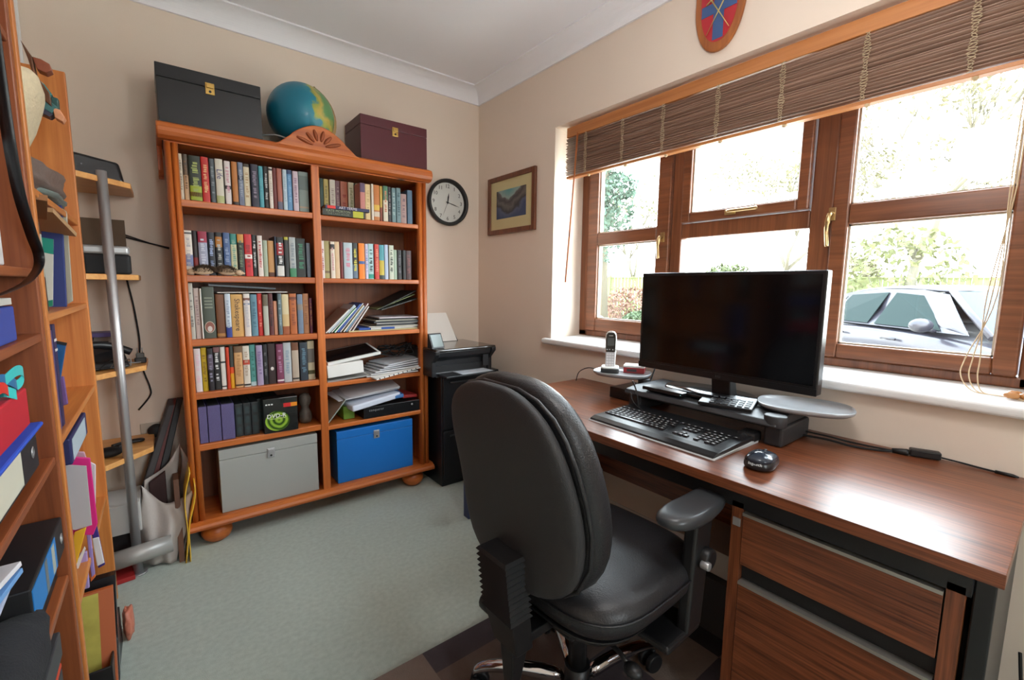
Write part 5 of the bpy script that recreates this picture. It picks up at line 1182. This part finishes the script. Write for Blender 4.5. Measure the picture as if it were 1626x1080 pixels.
# strap hanging from the reddish unit
p = catmull([at(a_, b_, 'x', -1.975) for a_, b_ in ((-14,20),(-2,110),(8,180),(18,245),(31,310),(50,372),(61,402),(61,424),(46,445),(24,458),(0,468),(-20,474))], 8)
m = MB(); m.ring_loft([[q+Vector((-.009,.005,-.002)), q+Vector((-.008,.007,-.002)), q+Vector((.009,-.005,.002)), q+Vector((.008,-.007,.002))] for q in p])
tag(m.build('strap', mat('strap_black', (28,29,32), .35)), 'long black strap hanging down the front of the reddish unit', 'strap')
# --- crate at the foot of the honey unit
r = thing('storage_crate', 'black plastic crate of frames on the floor before the honey unit', 'crate', (-2.05,-.85,0))
cx0, cx1, cy0, cy1 = -2.165, -1.962, -1.08, -.78
m = MB(); m.box(cx0,cx1,cy0,cy1,.001,.01); m.box(cx0,cx0+.006,cy0,cy1,.0,.13); m.box(cx1-.006,cx1,cy0,cy1,.0,.13); m.box(cx0,cx1,cy0,cy0+.006,.0,.13); m.box(cx0,cx1,cy1-.006,cy1,.0,.13)
m.build('tub', mat('crate_black', (24,25,28), .35), r, bev=.003)
def leaner(name, label, cat, x0, x1, yb, yt, zb, zt_, th, col, zr=None, rough=.5, m_=None):
    r = thing(name, label, cat, ((x0+x1)/2, yb, zb)); zr = zr or (zt_, zt_)
    m = MB(); m.hexa([(x0,yb,zb),(x1,yb,zb),(x1,yb+th,zb),(x0,yb+th,zb)], [(x0,yt,zr[0]),(x1,yt,zr[1]),(x1,yt+th,zr[1]),(x0,yt+th,zr[0])])
    m.build('body', m_ or mat('%s_%d_%d_%d' % ((name,)+tuple(col)), col, rough), r, bev=.001); return r
r = leaner('picture_frame', 'yellow green picture with orange wood edge leaning in the crate', 'picture', -2.14, -1.957, -1.055, -.95, .015, .295, .014, (176,90,44))
m = MB(); m.hexa([(-2.138,-1.0565,.02),(-1.990,-1.0565,.02),(-1.990,-1.0555,.02),(-2.138,-1.0555,.02)], [(-2.138,-.9525,.29),(-1.990,-.9525,.29),(-1.990,-.9515,.29),(-2.138,-.9515,.29)])
m.build('picture', mat('green_gold_print', (178,170,84), .2, var=.45, vscale=14), r)
leaner('box_file', 'tall black plastic file leaning at the right of the crate', 'file', -2.03, -1.958, -.99, -.86, .012, .285, .03, (26,27,30), rough=.2)
leaner('notebook', 'grey notebook between the picture and the tall black file', 'notebook', -2.06, -1.967, -1.01, -.90, .012, .25, .012, (96,98,110))
crumple('cloth', 'salmon pink cloth hanging behind the crate', 'cloth', (-1.945,-.76,.052), (.03,.08,.10), (200,120,96), 6, .15)

# ------------------------------------------------------------------ corner shelf unit with steel pole
CP = wood('light_pine_edge', (226,168,98), (206,142,76), 'x', 1, .45, knots=False)
cu = thing('corner_shelves', 'pine corner shelves on a steel pole between the two bookcases', 'corner shelves', (-2.05,-.20,0))
for z in (1.605,1.240,.862,.505):
    MB().prism([(XL+.01,-.02),(-1.85,-.02),(-1.852,-.255),(-1.915,-.325),(-1.995,-.415),(XL+.01,-.45)], z-.022, z, 'xy').build('shelf', CP, cu, bev=.003)
MB().cyl((-1.932,-.345,.0),(-1.932,-.345,1.625),.0165,24).build('pole', STEEL, cu)
MB().tube([(-2.045,-.385,.095),(-1.815,-.365,.102)], .036, 22).build('foot_tube', mat('painted_steel', (170,168,164), .4, .3), cu)
MB().cyl((-1.932,-.345,.0),(-1.932,-.345,.006),.03,22).build('foot_disc', STEEL, cu)
# things on the corner shelves
r = thing('scanner', 'black flatbed scanner with sloping lid on the top corner shelf', 'scanner', (-2.02,-.20,1.606))
MB().hexa([(-2.16,-.33,1.607),(-1.872,-.23,1.607),(-1.872,-.04,1.607),(-2.16,-.06,1.607)], [(-2.16,-.32,1.715),(-1.885,-.225,1.685),(-1.885,-.05,1.685),(-2.16,-.07,1.715)]).build('body', mat('scanner_black', (20,20,23), .3), r, bev=.01, seg=3)
MB().hexa([(-2.12,-.16,1.70),(-2.02,-.12,1.70),(-2.02,-.08,1.70),(-2.12,-.10,1.70)], [(-2.12,-.14,1.80),(-2.055,-.10,1.74),(-2.055,-.08,1.74),(-2.12,-.09,1.80)]).build('feeder', mat('scanner_black', (20,20,23), .3), r, bev=.006)
MB().ball((-1.99,-.288,1.652), .003, (1,1,1), 8, 6).build('button', STEEL, r)
slab('folder', 'thin blue folder under the black scanner', 'folder', (-2.03,-.30,1.6085), (.14,.08,.003), (60,80,170), rot=(0,0,20))
r = thing('clock_radio', 'silver topped black clock radio on the second corner shelf', 'radio', (-1.95,-.20,1.241), rotz=R(4))
m = MB(); rbox(m, -.075,.075,-.06,.10,.001,.078,.015); m.build('body', MBLACK, r, world=False, bev=.006); m = MB(); rbox(m, -.080,.074,-.065,.10,.079,.112,.018); m.build('top', mat('silver_plastic', (168,168,168), .35, .3), r, world=False, bev=.008)
for k in range(5): MB().box(-.06+.022*k,-.045+.022*k,-.05,-.03,.112,.114).build('button', DGREY, r, world=False)
slab('backing_board', 'brown card panel leaning on the wall behind the clock radio', 'board', (-1.99,-.035,1.36), (.20,.006,.24), (110,92,74), rot=(-4,0,0), rough=.8)
slab('card_box', 'dark box behind the clock radio on the corner shelf', 'box', (-2.08,-.16,1.30), (.10,.12,.115), (30,30,34))
r = thing('telephone', 'black telephone base with cables on the third corner shelf', 'telephone', (-1.97,-.22,.863))
m = MB(); m.hexa([(-2.08,-.36,.864),(-1.90,-.28,.864),(-1.92,-.14,.864),(-2.10,-.18,.864)], [(-2.07,-.34,.90),(-1.91,-.27,.885),(-1.93,-.15,.935),(-2.09,-.19,.95)]); m.build('base', BLACK, r, bev=.008, seg=3)
MB().tube(catmull([(-2.08,-.33,.915),(-2.03,-.25,.955),(-1.96,-.20,.945),(-1.90,-.19,.915)],6), [.015]*19, 12).build('handset', BLACK, r)
for k in range(4): MB().tube(catmull([(-1.99+.03*k,-.34+.01*k,.872),(-1.96+.02*k,-.31,.90),(-1.93,-.27,.895-.005*k),(-1.90+.01*k,-.22,.872)],6), .0022, 6).build('flex', mat('grey_flex', (120,120,120), .4) if k % 2 else MBLACK, r)
r = thing('plug_adapter', 'grey two pin plug adapter standing on the third corner shelf', 'plug', (-1.872,-.17,.863))
m = MB(); rbox(m, -1.892,-1.852,-.19,-.15,.864,.885,.008); m.build('base', DGREY, r, bev=.003); m = MB(); rbox(m, -1.886,-1.858,-.185,-.155,.885,.905,.006); m.build('body', mat('adapter_grey', (96,94,90), .5), r, bev=.003)
for x in (-1.880,-1.864): MB().cyl((x,-.17,.905),(x,-.17,.928),.0022,8).build('pin', STEEL, r)
slab('book', 'purple book on the wall bracket behind the telephone', 'book', (-2.04,-.06,.985), (.20,.10,.018), (84,70,120)); slab('book', 'slate purple book resting under the purple book', 'book', (-2.09,-.06,.962), (.12,.12,.020), (90,84,120))
slab('card_box', 'dark grey box beneath the two purple books', 'box', (-2.06,-.08,.907), (.16,.10,.088), (40,38,42))
r = thing('scissors', 'black handled scissors and case lying on the fourth corner shelf', 'scissors', (-1.97,-.26,.506))
MB().ball((-1.99,-.30,.525), 1, (.045,.035,.020), 16, 10).build('case', MBLACK, r); MB().tube(catmull([(-1.97,-.20,.512),(-1.93,-.17,.516),(-1.89,-.15,.514),(-1.90,-.13,.512),(-1.95,-.14,.512),(-1.99,-.17,.512)],5), .007, 8).build('handle', BLACK, r)
cable([(-1.897,-.008,1.41),(-1.84,-.01,1.395),(-1.76,-.012,1.375),(-1.74,-.02,1.37)], .0035, 'black cable along the back wall running behind the bookcase')
cable([(-1.897,-.012,1.42),(-1.80,-.014,1.385),(-1.74,-.03,1.365)], .0025, 'second thin cable along the back wall below the first')
cable([(-1.90,-.014,1.22),(-1.885,-.012,1.10),(-1.875,-.012,.95),(-1.878,-.03,.87),(-1.87,-.012,.80),(-1.852,-.010,.72),(-1.855,-.012,.68),(-1.90,-.014,.62)], .0035, 'black cable hanging down the wall behind the corner shelves')
r = thing('wall_socket', 'white double wall socket low on the back wall', 'socket', (-1.84,-.006,.52))
MB().box(-1.90,-1.80,-.010,-.001,.46,.55).build('plate', mat('socket_plate', (190,180,166), .4), r, bev=.003)
MB().ball((-1.84,-.03,.515), 1, (.035,.022,.032), 18, 12).build('plug', MBLACK, r)
r = thing('folded_easel', 'dark red and black folded stand leaning against the wall by the bookcase', 'folded stand', (-1.80,-.08,.2))
for k, (c, o) in enumerate([((110,44,40),0),((36,36,40),.032),((70,66,68),-.025)]):
    MB().hexa([(-1.915+o,-.16-.01*k,.20),(-1.885+o,-.16-.01*k,.20),(-1.885+o,-.13-.01*k,.20),(-1.915+o,-.13-.01*k,.20)], [(-1.775+o*.6,-.045,.66-.03*abs(k-1)),(-1.750+o*.6,-.045,.66-.03*abs(k-1)),(-1.750+o*.6,-.02,.66),(-1.775+o*.6,-.02,.66)]).build('bar', mat('stand_%d' % k, c, .5), r, bev=.003)
# carrier bag, boards and yellow folder by the bookcase
r = thing('carrier_bag', 'large grey carrier bag slumped beside the bookcase', 'bag', (-1.83,-.26,0))
BG = mat('grey_polythene', (190,182,176), .4, bump=.9, bscale=30, var=.1, vscale=9)
def bagf(u, v):
    # front wall of the bag: u along the width, v up
    bl, br = Vector((-1.930,-.31,.02)), Vector((-1.800,-.345,.0)); tl, tr = Vector((-1.905,-.255,.345)), Vector((-1.715,-.275,.30))
    mid = (bl.lerp(br,u)).lerp(tl.lerp(tr,u), v)
    sag = -.075*math.sin(math.pi*u)*v**2
    return mid+Vector((.006*math.sin(9*v+4*u), -.030*math.sin(math.pi*u)*(.4+math.sin(math.pi*v))+.008*math.sin(14*u+5*v), sag))
MB().grid(bagf, 24, 20).build('bag_wall', BG, r, solid=.0012)
def bagb(u, v):
    bl, br = Vector((-1.915,-.14,.02)), Vector((-1.800,-.15,.0)); tl, tr = Vector((-1.90,-.20,.345)), Vector((-1.765,-.16,.47))
    return (bl.lerp(br,u)).lerp(tl.lerp(tr,u), v)+Vector((.006*math.sin(8*v), .012*math.sin(7*u+6*v), -.03*math.sin(math.pi*u)*v))
MB().grid(bagb, 16, 14).build('bag_wall', BG, r, solid=.0012)
def bags(u, v):
    a, b = Vector((-1.800,-.345,.0)), Vector((-1.800,-.15,.0)); c, d = Vector((-1.712,-.275,.30)), Vector((-1.765,-.16,.47))
    return (a.lerp(b,u)).lerp(c.lerp(d,u), v)+Vector((.012*math.sin(6*v+3*u), 0, .01*math.sin(5*u)*v))
MB().grid(bags, 12, 16).build('bag_wall', BG, r, solid=.0012)
MB().hexa([(-1.88,-.22,.18),(-1.82,-.22,.18),(-1.82,-.20,.18),(-1.88,-.20,.18)], [(-1.88,-.21,.33),(-1.82,-.21,.37),(-1.82,-.19,.37),(-1.88,-.19,.33)]).build('bag_contents', mat('dark_contents', (60,34,34), .6), r, bev=.004)
leaner('board', 'brown wooden board standing between the bag and the yellow folder', 'board', -1.795, -1.775, -.36, -.26, .0, .34, .10, (110,66,36))
m = MB()
for k, (xa, xb, z0_) in enumerate([(-1.772,-1.742,.38),(-1.762,-1.728,.33)]):
    m.grid(lambda u, v: Vector((xa+(xb-xa)*v+.012*math.sin(7*v+k*2)*(.3+v*.6)+.002*k, -.385+.10*u+.05*v, .002+z0_*v+.02*u*v)), 4, 16)
tag(m.build('plastic_folder', mat('yellow_plastic', (232,186,60), .35), solid=.004), 'creased yellow plastic folder standing against the bookcase side', 'folder')
slab('paper_ream', 'stack of white paper low on the corner shelves floor', 'paper stack', (-2.01,-.213,.232), (.20,.20,.125), (200,198,194), rough=.8, bev=.002)
slab('magazine', 'red covered magazines on the floor under the corner shelves', 'magazines', (-2.015,-.335,.011), (.13,.13,.018), (170,40,40), rot=(0,0,8))
slab('storage_box', 'dark box on the floor at the back of the corner shelves', 'box', (-2.06,-.145,.085), (.26,.22,.168), (34,32,34))

q_ = at(744, 822, 'z', 0)
r = thing('folder', 'dark blue folder standing on the floor between filing cabinet and chair', 'folder', (q_.x, q_.y, 0))
MB().box(q_.x-.012, q_.x+.012, q_.y-.02, q_.y+.03, .001, .27).build('cover', mat('folder_navy', (34,48,96), .5), r, bev=.002)
# ------------------------------------------------------------------ outside the window
GZ = -.16
DRV = mat('pale_gravel_drive', (196,190,178), .95, bump=.8, bscale=60, var=.15, vscale=12)
o = MB().box(.37, 60, -50, 60, GZ-.05, GZ).build('driveway', DRV); o['kind'] = 'structure'
o = MB().box(-60, .36, -60, -4.9, GZ-.05, GZ).build('rear_patio', DRV); o['kind'] = 'structure'
# fence of vertical boards
FW_ = wood('fence_board', (104,110,70), (84,90,56), 'z', .5, .9, knots=False, coat=0)
def fence(p0, p1, h, label):
    p0, p1 = Vector(p0), Vector(p1); L = (p1-p0).length; d = (p1-p0)/L; n = Vector((-d.y, d.x, 0))
    r = thing('fence', label, 'fence', tuple(p0.lerp(p1,.5)))
    ns = max(1, round(L/2.4)); w_ = L/ns
    for k in range(ns):
        m = MB(); a = k*w_; nb = int(w_/.13)
        for j in range(nb):
            q = p0+d*(a+.05+j*(w_-.1)/nb); m.hexa([q, q+d*.115, q+d*.115+n*.02, q+n*.02], [v+Vector((0,0,h-.04)) for v in (q, q+d*.115, q+d*.115+n*.02, q+n*.02)])
        q = p0+d*a
        for zz in (.3, h-.45): m.hexa([q-n*.03+Vector((0,0,zz)), q+d*w_-n*.03+Vector((0,0,zz)), q+d*w_+Vector((0,0,zz)), q+Vector((0,0,zz))], [v+Vector((0,0,zz+.08)) for v in (q-n*.03, q+d*w_-n*.03, q+d*w_, q)])
        m.build('board_panel', FW_, r)
        q = p0+d*a; MB().box(q.x-.05,q.x+.05,q.y-.05,q.y+.05,GZ,GZ+h+.06).build('post', FW_, r)
        q2 = p0+d*(a+w_); MB().hexa([q-n*.04+Vector((0,0,h-.04)), q2-n*.04+Vector((0,0,h-.04)), q2+n*.05+Vector((0,0,h-.04)), q+n*.05+Vector((0,0,h-.04))], [v+Vector((0,0,h)) for v in (q-n*.04, q2-n*.04, q2+n*.05, q+n*.05)]).build('cap_rail', FW_, r)
fence((9.5, 13.0, GZ), (16.5, -3.0, GZ), 1.75, 'weathered green wooden board fence across the back of the drive')
# cars
def car(label, loc, rz, col, name='car', sc=1.0):
    r = thing(name, label, 'car', loc, rotz=rz)
    PT = mat('car_paint_%d' % col[0], col, .3, .15, coat=.12, spec=.35); GL = mat('car_glass', (26,36,36), .4, spec=.03); TY = mat('tyre', (26,26,28), .8); AL = mat('alloy', (150,150,155), .3, .9)
    # body loft: stations along x (nose at +x); each: half width, sill z, shoulder z, hood/roof level z
    st = [(-2.10,.60,.42,.62,.66),(-2.02,.76,.30,.72,.80),(-1.80,.84,.26,.84,.93),(-1.3,.88,.22,.90,.97),(-.6,.895,.20,.92,.985),(.2,.90,.20,.91,.975),(.75,.895,.20,.89,.955),(1.2,.88,.22,.84,.91),(1.65,.85,.24,.76,.83),(2.0,.76,.28,.66,.72),(2.15,.58,.34,.56,.60)]
    rings = []
    for x, hw, zs, zh, zt in st:
        rings.append([Vector((x, y, z)) for y, z in ((-hw*.92,zs),(-hw,zs+.12),(-hw*1.0,(zs+zh)/2),(-hw*.985,zh-.04),(-hw*.93,zh),(-hw*.5,zt-.005),(0,zt),(hw*.5,zt-.005),(hw*.93,zh),(hw*.985,zh-.04),(hw,(zs+zh)/2),(hw,zs+.12),(hw*.92,zs))])
    MB().ring_loft(rings).build('body', PT, r, world=False, sub=1)
    # cabin: roof and glass
    RT_ = [(-1.72,.62,1.10),(-1.45,.58,1.30),(-1.0,.59,1.405),(-.4,.60,1.43),(.1,.60,1.42),(.42,.59,1.37)]
    MB().ring_loft([[Vector((x, y, z)) for y, z in ((-hw,zt-.05),(-hw*.96,zt-.015),(-hw*.6,zt+.012),(0,zt+.02),(hw*.6,zt+.012),(hw*.96,zt-.015),(hw,zt-.05),(0,zt-.05))] for x, hw, zt in RT_]).build('roof', PT, r, world=False, sub=1)
    for s in (-1, 1):
        def sp(x, t, off=0):   # point on the side glass: t 0 belt, 1 roof
            import bisect
            zb = .93; yb = .845
            xs = [a[0] for a in RT_]; i = max(0, min(len(RT_)-2, bisect.bisect(xs, x)-1)); f = (x-xs[i])/(xs[i+1]-xs[i]); f = min(1, max(0, f))
            hw = RT_[i][1]+(RT_[i+1][1]-RT_[i][1])*f; zt = RT_[i][2]+(RT_[i+1][2]-RT_[i][2])*f-.04
            return Vector((x, s*(yb+(hw-yb)*t+off), zb+(zt-zb)*t))
        def pane(xs_b, xs_t, nm, m_, off):
            a, b = xs_b; c, d = xs_t
            P = [sp(a,0,off), sp(b,0,off)]+[sp(d+(c-d)*k/6,1 if True else 0,off) for k in range(7)]
            q = MB(); n = len(P); q.add(P, [tuple(range(n))], False); q.build(nm, m_, r, world=False, solid=.01)
        pane((-1.95,.98), (-1.45,.42), 'side_frame', PT, 0)
        def pane2(P, nm):
            q = MB(); V = [sp(x, t, .012) for x, t in P]; q.add(V, [tuple(range(len(V)))], False); q.build(nm, GL, r, world=False, solid=.006)
        pane2([(-.28,.05),(.66,.05),(.56,.22),(.22,.88),(-.24,.90)], 'side_window')
        pane2([(-1.18,.05),(-.40,.05),(-.36,.90),(-1.02,.86)], 'side_window')
        pane2([(-1.66,.08),(-1.26,.05),(-1.10,.84),(-1.34,.70)], 'side_window')
        q = MB(); q.ball((.60, s*1.00, 1.0), 1, (.07,.12,.075), 18, 12); q.tube([(.62,s*.86,.94),(.60,s*.95,.97)], .02, 8); q.build('wing_mirror', PT, r, world=False)
        for x in (-.45,.45): MB().tube([(x-.5,s*.915,.80),(x-.42,s*.935,.81),(x-.34,s*.935,.81),(x-.28,s*.915,.80)], .014, 8).build('door_handle', PT, r, world=False)
        for x in (-1.32, 1.36):
            MB().lathe([(.19,-.02),(.31,-.01),(.325,.04),(.325,.16),(.31,.20),(.20,.205)], (x, s*.90-.19*(1 if s > 0 else 0), .325), 'y', 30).build('tyre', TY, r, world=False)
            MB().lathe([(.0001,0),(.05,.0),(.20,.01),(.20,.02),(.0001,.02)], (x, s*.905-.01, .325), 'y', 20).build('wheel', AL, r, world=False)
        MB().ball((1.98, s*.58, .60), 1, (.14,.15,.07), 14, 8).build('headlamp', mat('lamp_glass', (210,214,220), .1), r, world=False)
    q = MB(); q.add([Vector(v) for v in ((1.10,-.72,.93),(1.10,.72,.93),(.44,.55,1.36),(.44,-.55,1.36))], [(0,1,2,3)], False); q.build('windscreen', mat('windscreen_glass', (46,62,84), .3, spec=.05), r, world=False, solid=.01)
    q = MB(); q.add([Vector(v) for v in ((-2.0,-.68,.90),(-2.0,.68,.90),(-1.5,.53,1.26),(-1.5,-.53,1.26))], [(0,1,2,3)], False); q.build('rear_window', GL, r, world=False, solid=.01)
    for s in (-1, 1): MB().tube([(1.10,s*.745,.92),(.77,s*.675,1.15),(.44,s*.585,1.375)], .03, 8).build('pillar', PT, r, world=False)
    MB().box(2.05,2.17,-.35,.35,.40,.52).build('grille', MBLACK, r, world=False, bev=.02)
    return r
cp = at(1462, 517, 'z', GZ+1.0)
hd = R(229)
off = Matrix.Rotation(hd, 4, 'Z') @ Vector((.60, -1.0, 0))
car('silver grey estate car parked on the drive outside the right casement', (cp.x-off.x, cp.y-off.y, GZ), hd, (40,39,46))
c2 = at(962, 470, 'x', 6.5); h2 = R(-49)
car('white car nose just showing at the left edge of the left casement', (c2.x-2.15*math.cos(h2), c2.y-2.15*math.sin(h2), GZ), h2, (110,112,118))
# trees and bushes: many small leaf blades and forking twigs
LEAF = {}
def leafmat(c): return mat('foliage_%d_%d_%d' % c, c, .8, var=.3, vscale=3)
def foliage(m, c, rad, n, rng, sz, squash=1.0):
    for _ in range(n):
        a = rng.uniform(0, 2*math.pi); z = rng.uniform(-1, 1); q = math.sqrt(1-z*z); rr = rng.uniform(.35, 1)**.5
        p = Vector(c)+Vector((q*math.cos(a)*rad*rr, q*math.sin(a)*rad*rr, z*rad*rr*squash))
        u = Vector((rng.uniform(-1,1), rng.uniform(-1,1), rng.uniform(-1,1))).normalized(); v = u.cross(Vector((rng.uniform(-1,1), rng.uniform(-1,1), rng.uniform(-1,1)))).normalized()
        s = sz*rng.uniform(.6, 1.4); m.add([p-u*s, p+v*s*.45, p+u*s, p-v*s*.45], [(0,1,2,3)], False)
def branch(m, p, d, L, r0, depth, rng, tips, spread=.5):
    q = p+d*L; mid = p.lerp(q,.5)+Vector((rng.uniform(-1,1), rng.uniform(-1,1), rng.uniform(-.5,.5)))*L*.07
    m.tube([p, mid, q], [r0, r0*.8, r0*.62], 5 if depth < 3 else 6)
    if depth == 0: tips.append(q); return
    for _ in range(rng.choice((2,3,3))):
        nd = (d+Vector((rng.uniform(-1,1), rng.uniform(-1,1), rng.uniform(-.45,.8)))*spread).normalized(); branch(m, q, nd, L*rng.uniform(.6,.85), r0*.6, depth-1, rng, tips, spread)
def tree(name, label, base, h, depth, seed, leaf=None, nleaf=0, lsz=.1, trunk=.16, bark=(82,77,65), crown=None, spread=.55, lrad=.5):
    rng = random.Random(seed); r = thing(name, label, 'tree', base); m = MB(); tips = []
    branch(m, Vector(base), Vector((0,0,1)), h*.32, trunk, depth, rng, tips, spread); m.build('trunk', mat('bark_%d' % bark[0], bark, .9), r, fix=False)
    if leaf:
        m = MB(); per = max(1, nleaf//len(tips))
        for t in tips: foliage(m, t, lrad, per, rng, lsz)
        m.build('crown', leafmat(leaf), r, fix=False)
    return r
def gp(px, dist):
    """ground point on the sight line of a photo column, dist metres out from the window wall"""
    p = at(px, 470, 'x', dist); return (p.x, p.y, GZ)
g = gp(958, 9.0)
r = thing('conifer_tree', 'tall evergreen tree seen at the left of the left casement', 'tree', g); rng = random.Random(4)
MB().tube([g, (g[0],g[1]+.1,3.5), (g[0]+.1,g[1],8.2)], [.17,.11,.03], 8).build('trunk', mat('bark_78', (78,73,60), .9), r, fix=False)
m = MB()
for k in range(34):
    t = k/33; a = rng.uniform(0, 6.28); rr = (1-t)*.75+.15; foliage(m, (g[0]+math.cos(a)*rr*.8, g[1]+math.sin(a)*rr*.8, 2.1+6.0*t), .30+.38*(1-t), 210, rng, .085, .7)
m.build('crown', leafmat((52,72,58)), r, fix=False)
tree('bare_tree', 'bare pale tree behind the fence in the left casement', gp(1005, 13.0), 5.0, 5, 5, (85,85,59), 900, .07, .10, (90,86,72), lrad=.4)
tree('bare_tree', 'large bare spreading tree behind the drive in the right casement', gp(1450, 15.0), 7.0, 6, 8, (95,90,65), 1800, .09, .18, (90,83,68), spread=.62, lrad=.6)
tree('bare_tree', 'thin bare tree behind the top right of the monitor', gp(1245, 17.0), 6.5, 5, 21, (98,95,70), 2200, .09, .12, (98,93,80), lrad=.6)
def bush(label, c, rad, n, col, sz, seed, squash=.7, name='bush'):
    rng = random.Random(seed); r = thing(name, label, 'bush', (c[0], c[1], GZ)); m = MB()
    for k in range(7):
        a = 2*math.pi*k/7; m.tube([(c[0],c[1],GZ),(c[0]+rad*.4*math.cos(a),c[1]+rad*.4*math.sin(a),c[2])], [.03,.012], 5)
    m.build('stems', mat('bark_150', (82,77,65), .9), r, fix=False)
    m = MB(); foliage(m, c, rad, n, rng, sz, squash); m.build('crown', leafmat(col), r, fix=False)
g = gp(1155, 17.0); bush('rounded green bush rising behind the top of the monitor', (g[0], g[1], 1.55), 1.0, 1800, (68,75,44), .09, 2)
g = gp(1420, 14.0); bush('dense green ivy covered shrub under the bare tree, right casement', (g[0], g[1], 1.6), 1.5, 1100, (82,85,52), .10, 3, .9)
g = gp(1345, 16.0); bush('small pale shrub above the fence beside the casement handle', (g[0], g[1], 1.7), .9, 1500, (95,90,65), .08, 4)
g = gp(1000, 10.5); bush('reddish brown low hedge in front of the fence, left casement', (g[0], g[1], .55), .95, 1300, (103,73,60), .07, 6, .75, 'hedge')
g = gp(1020, 9.8); bush('low green hedge at the foot of the fence, left casement', (g[0], g[1]-.2, .15), .8, 2200, (63,78,52), .07, 7, .45, 'hedge')
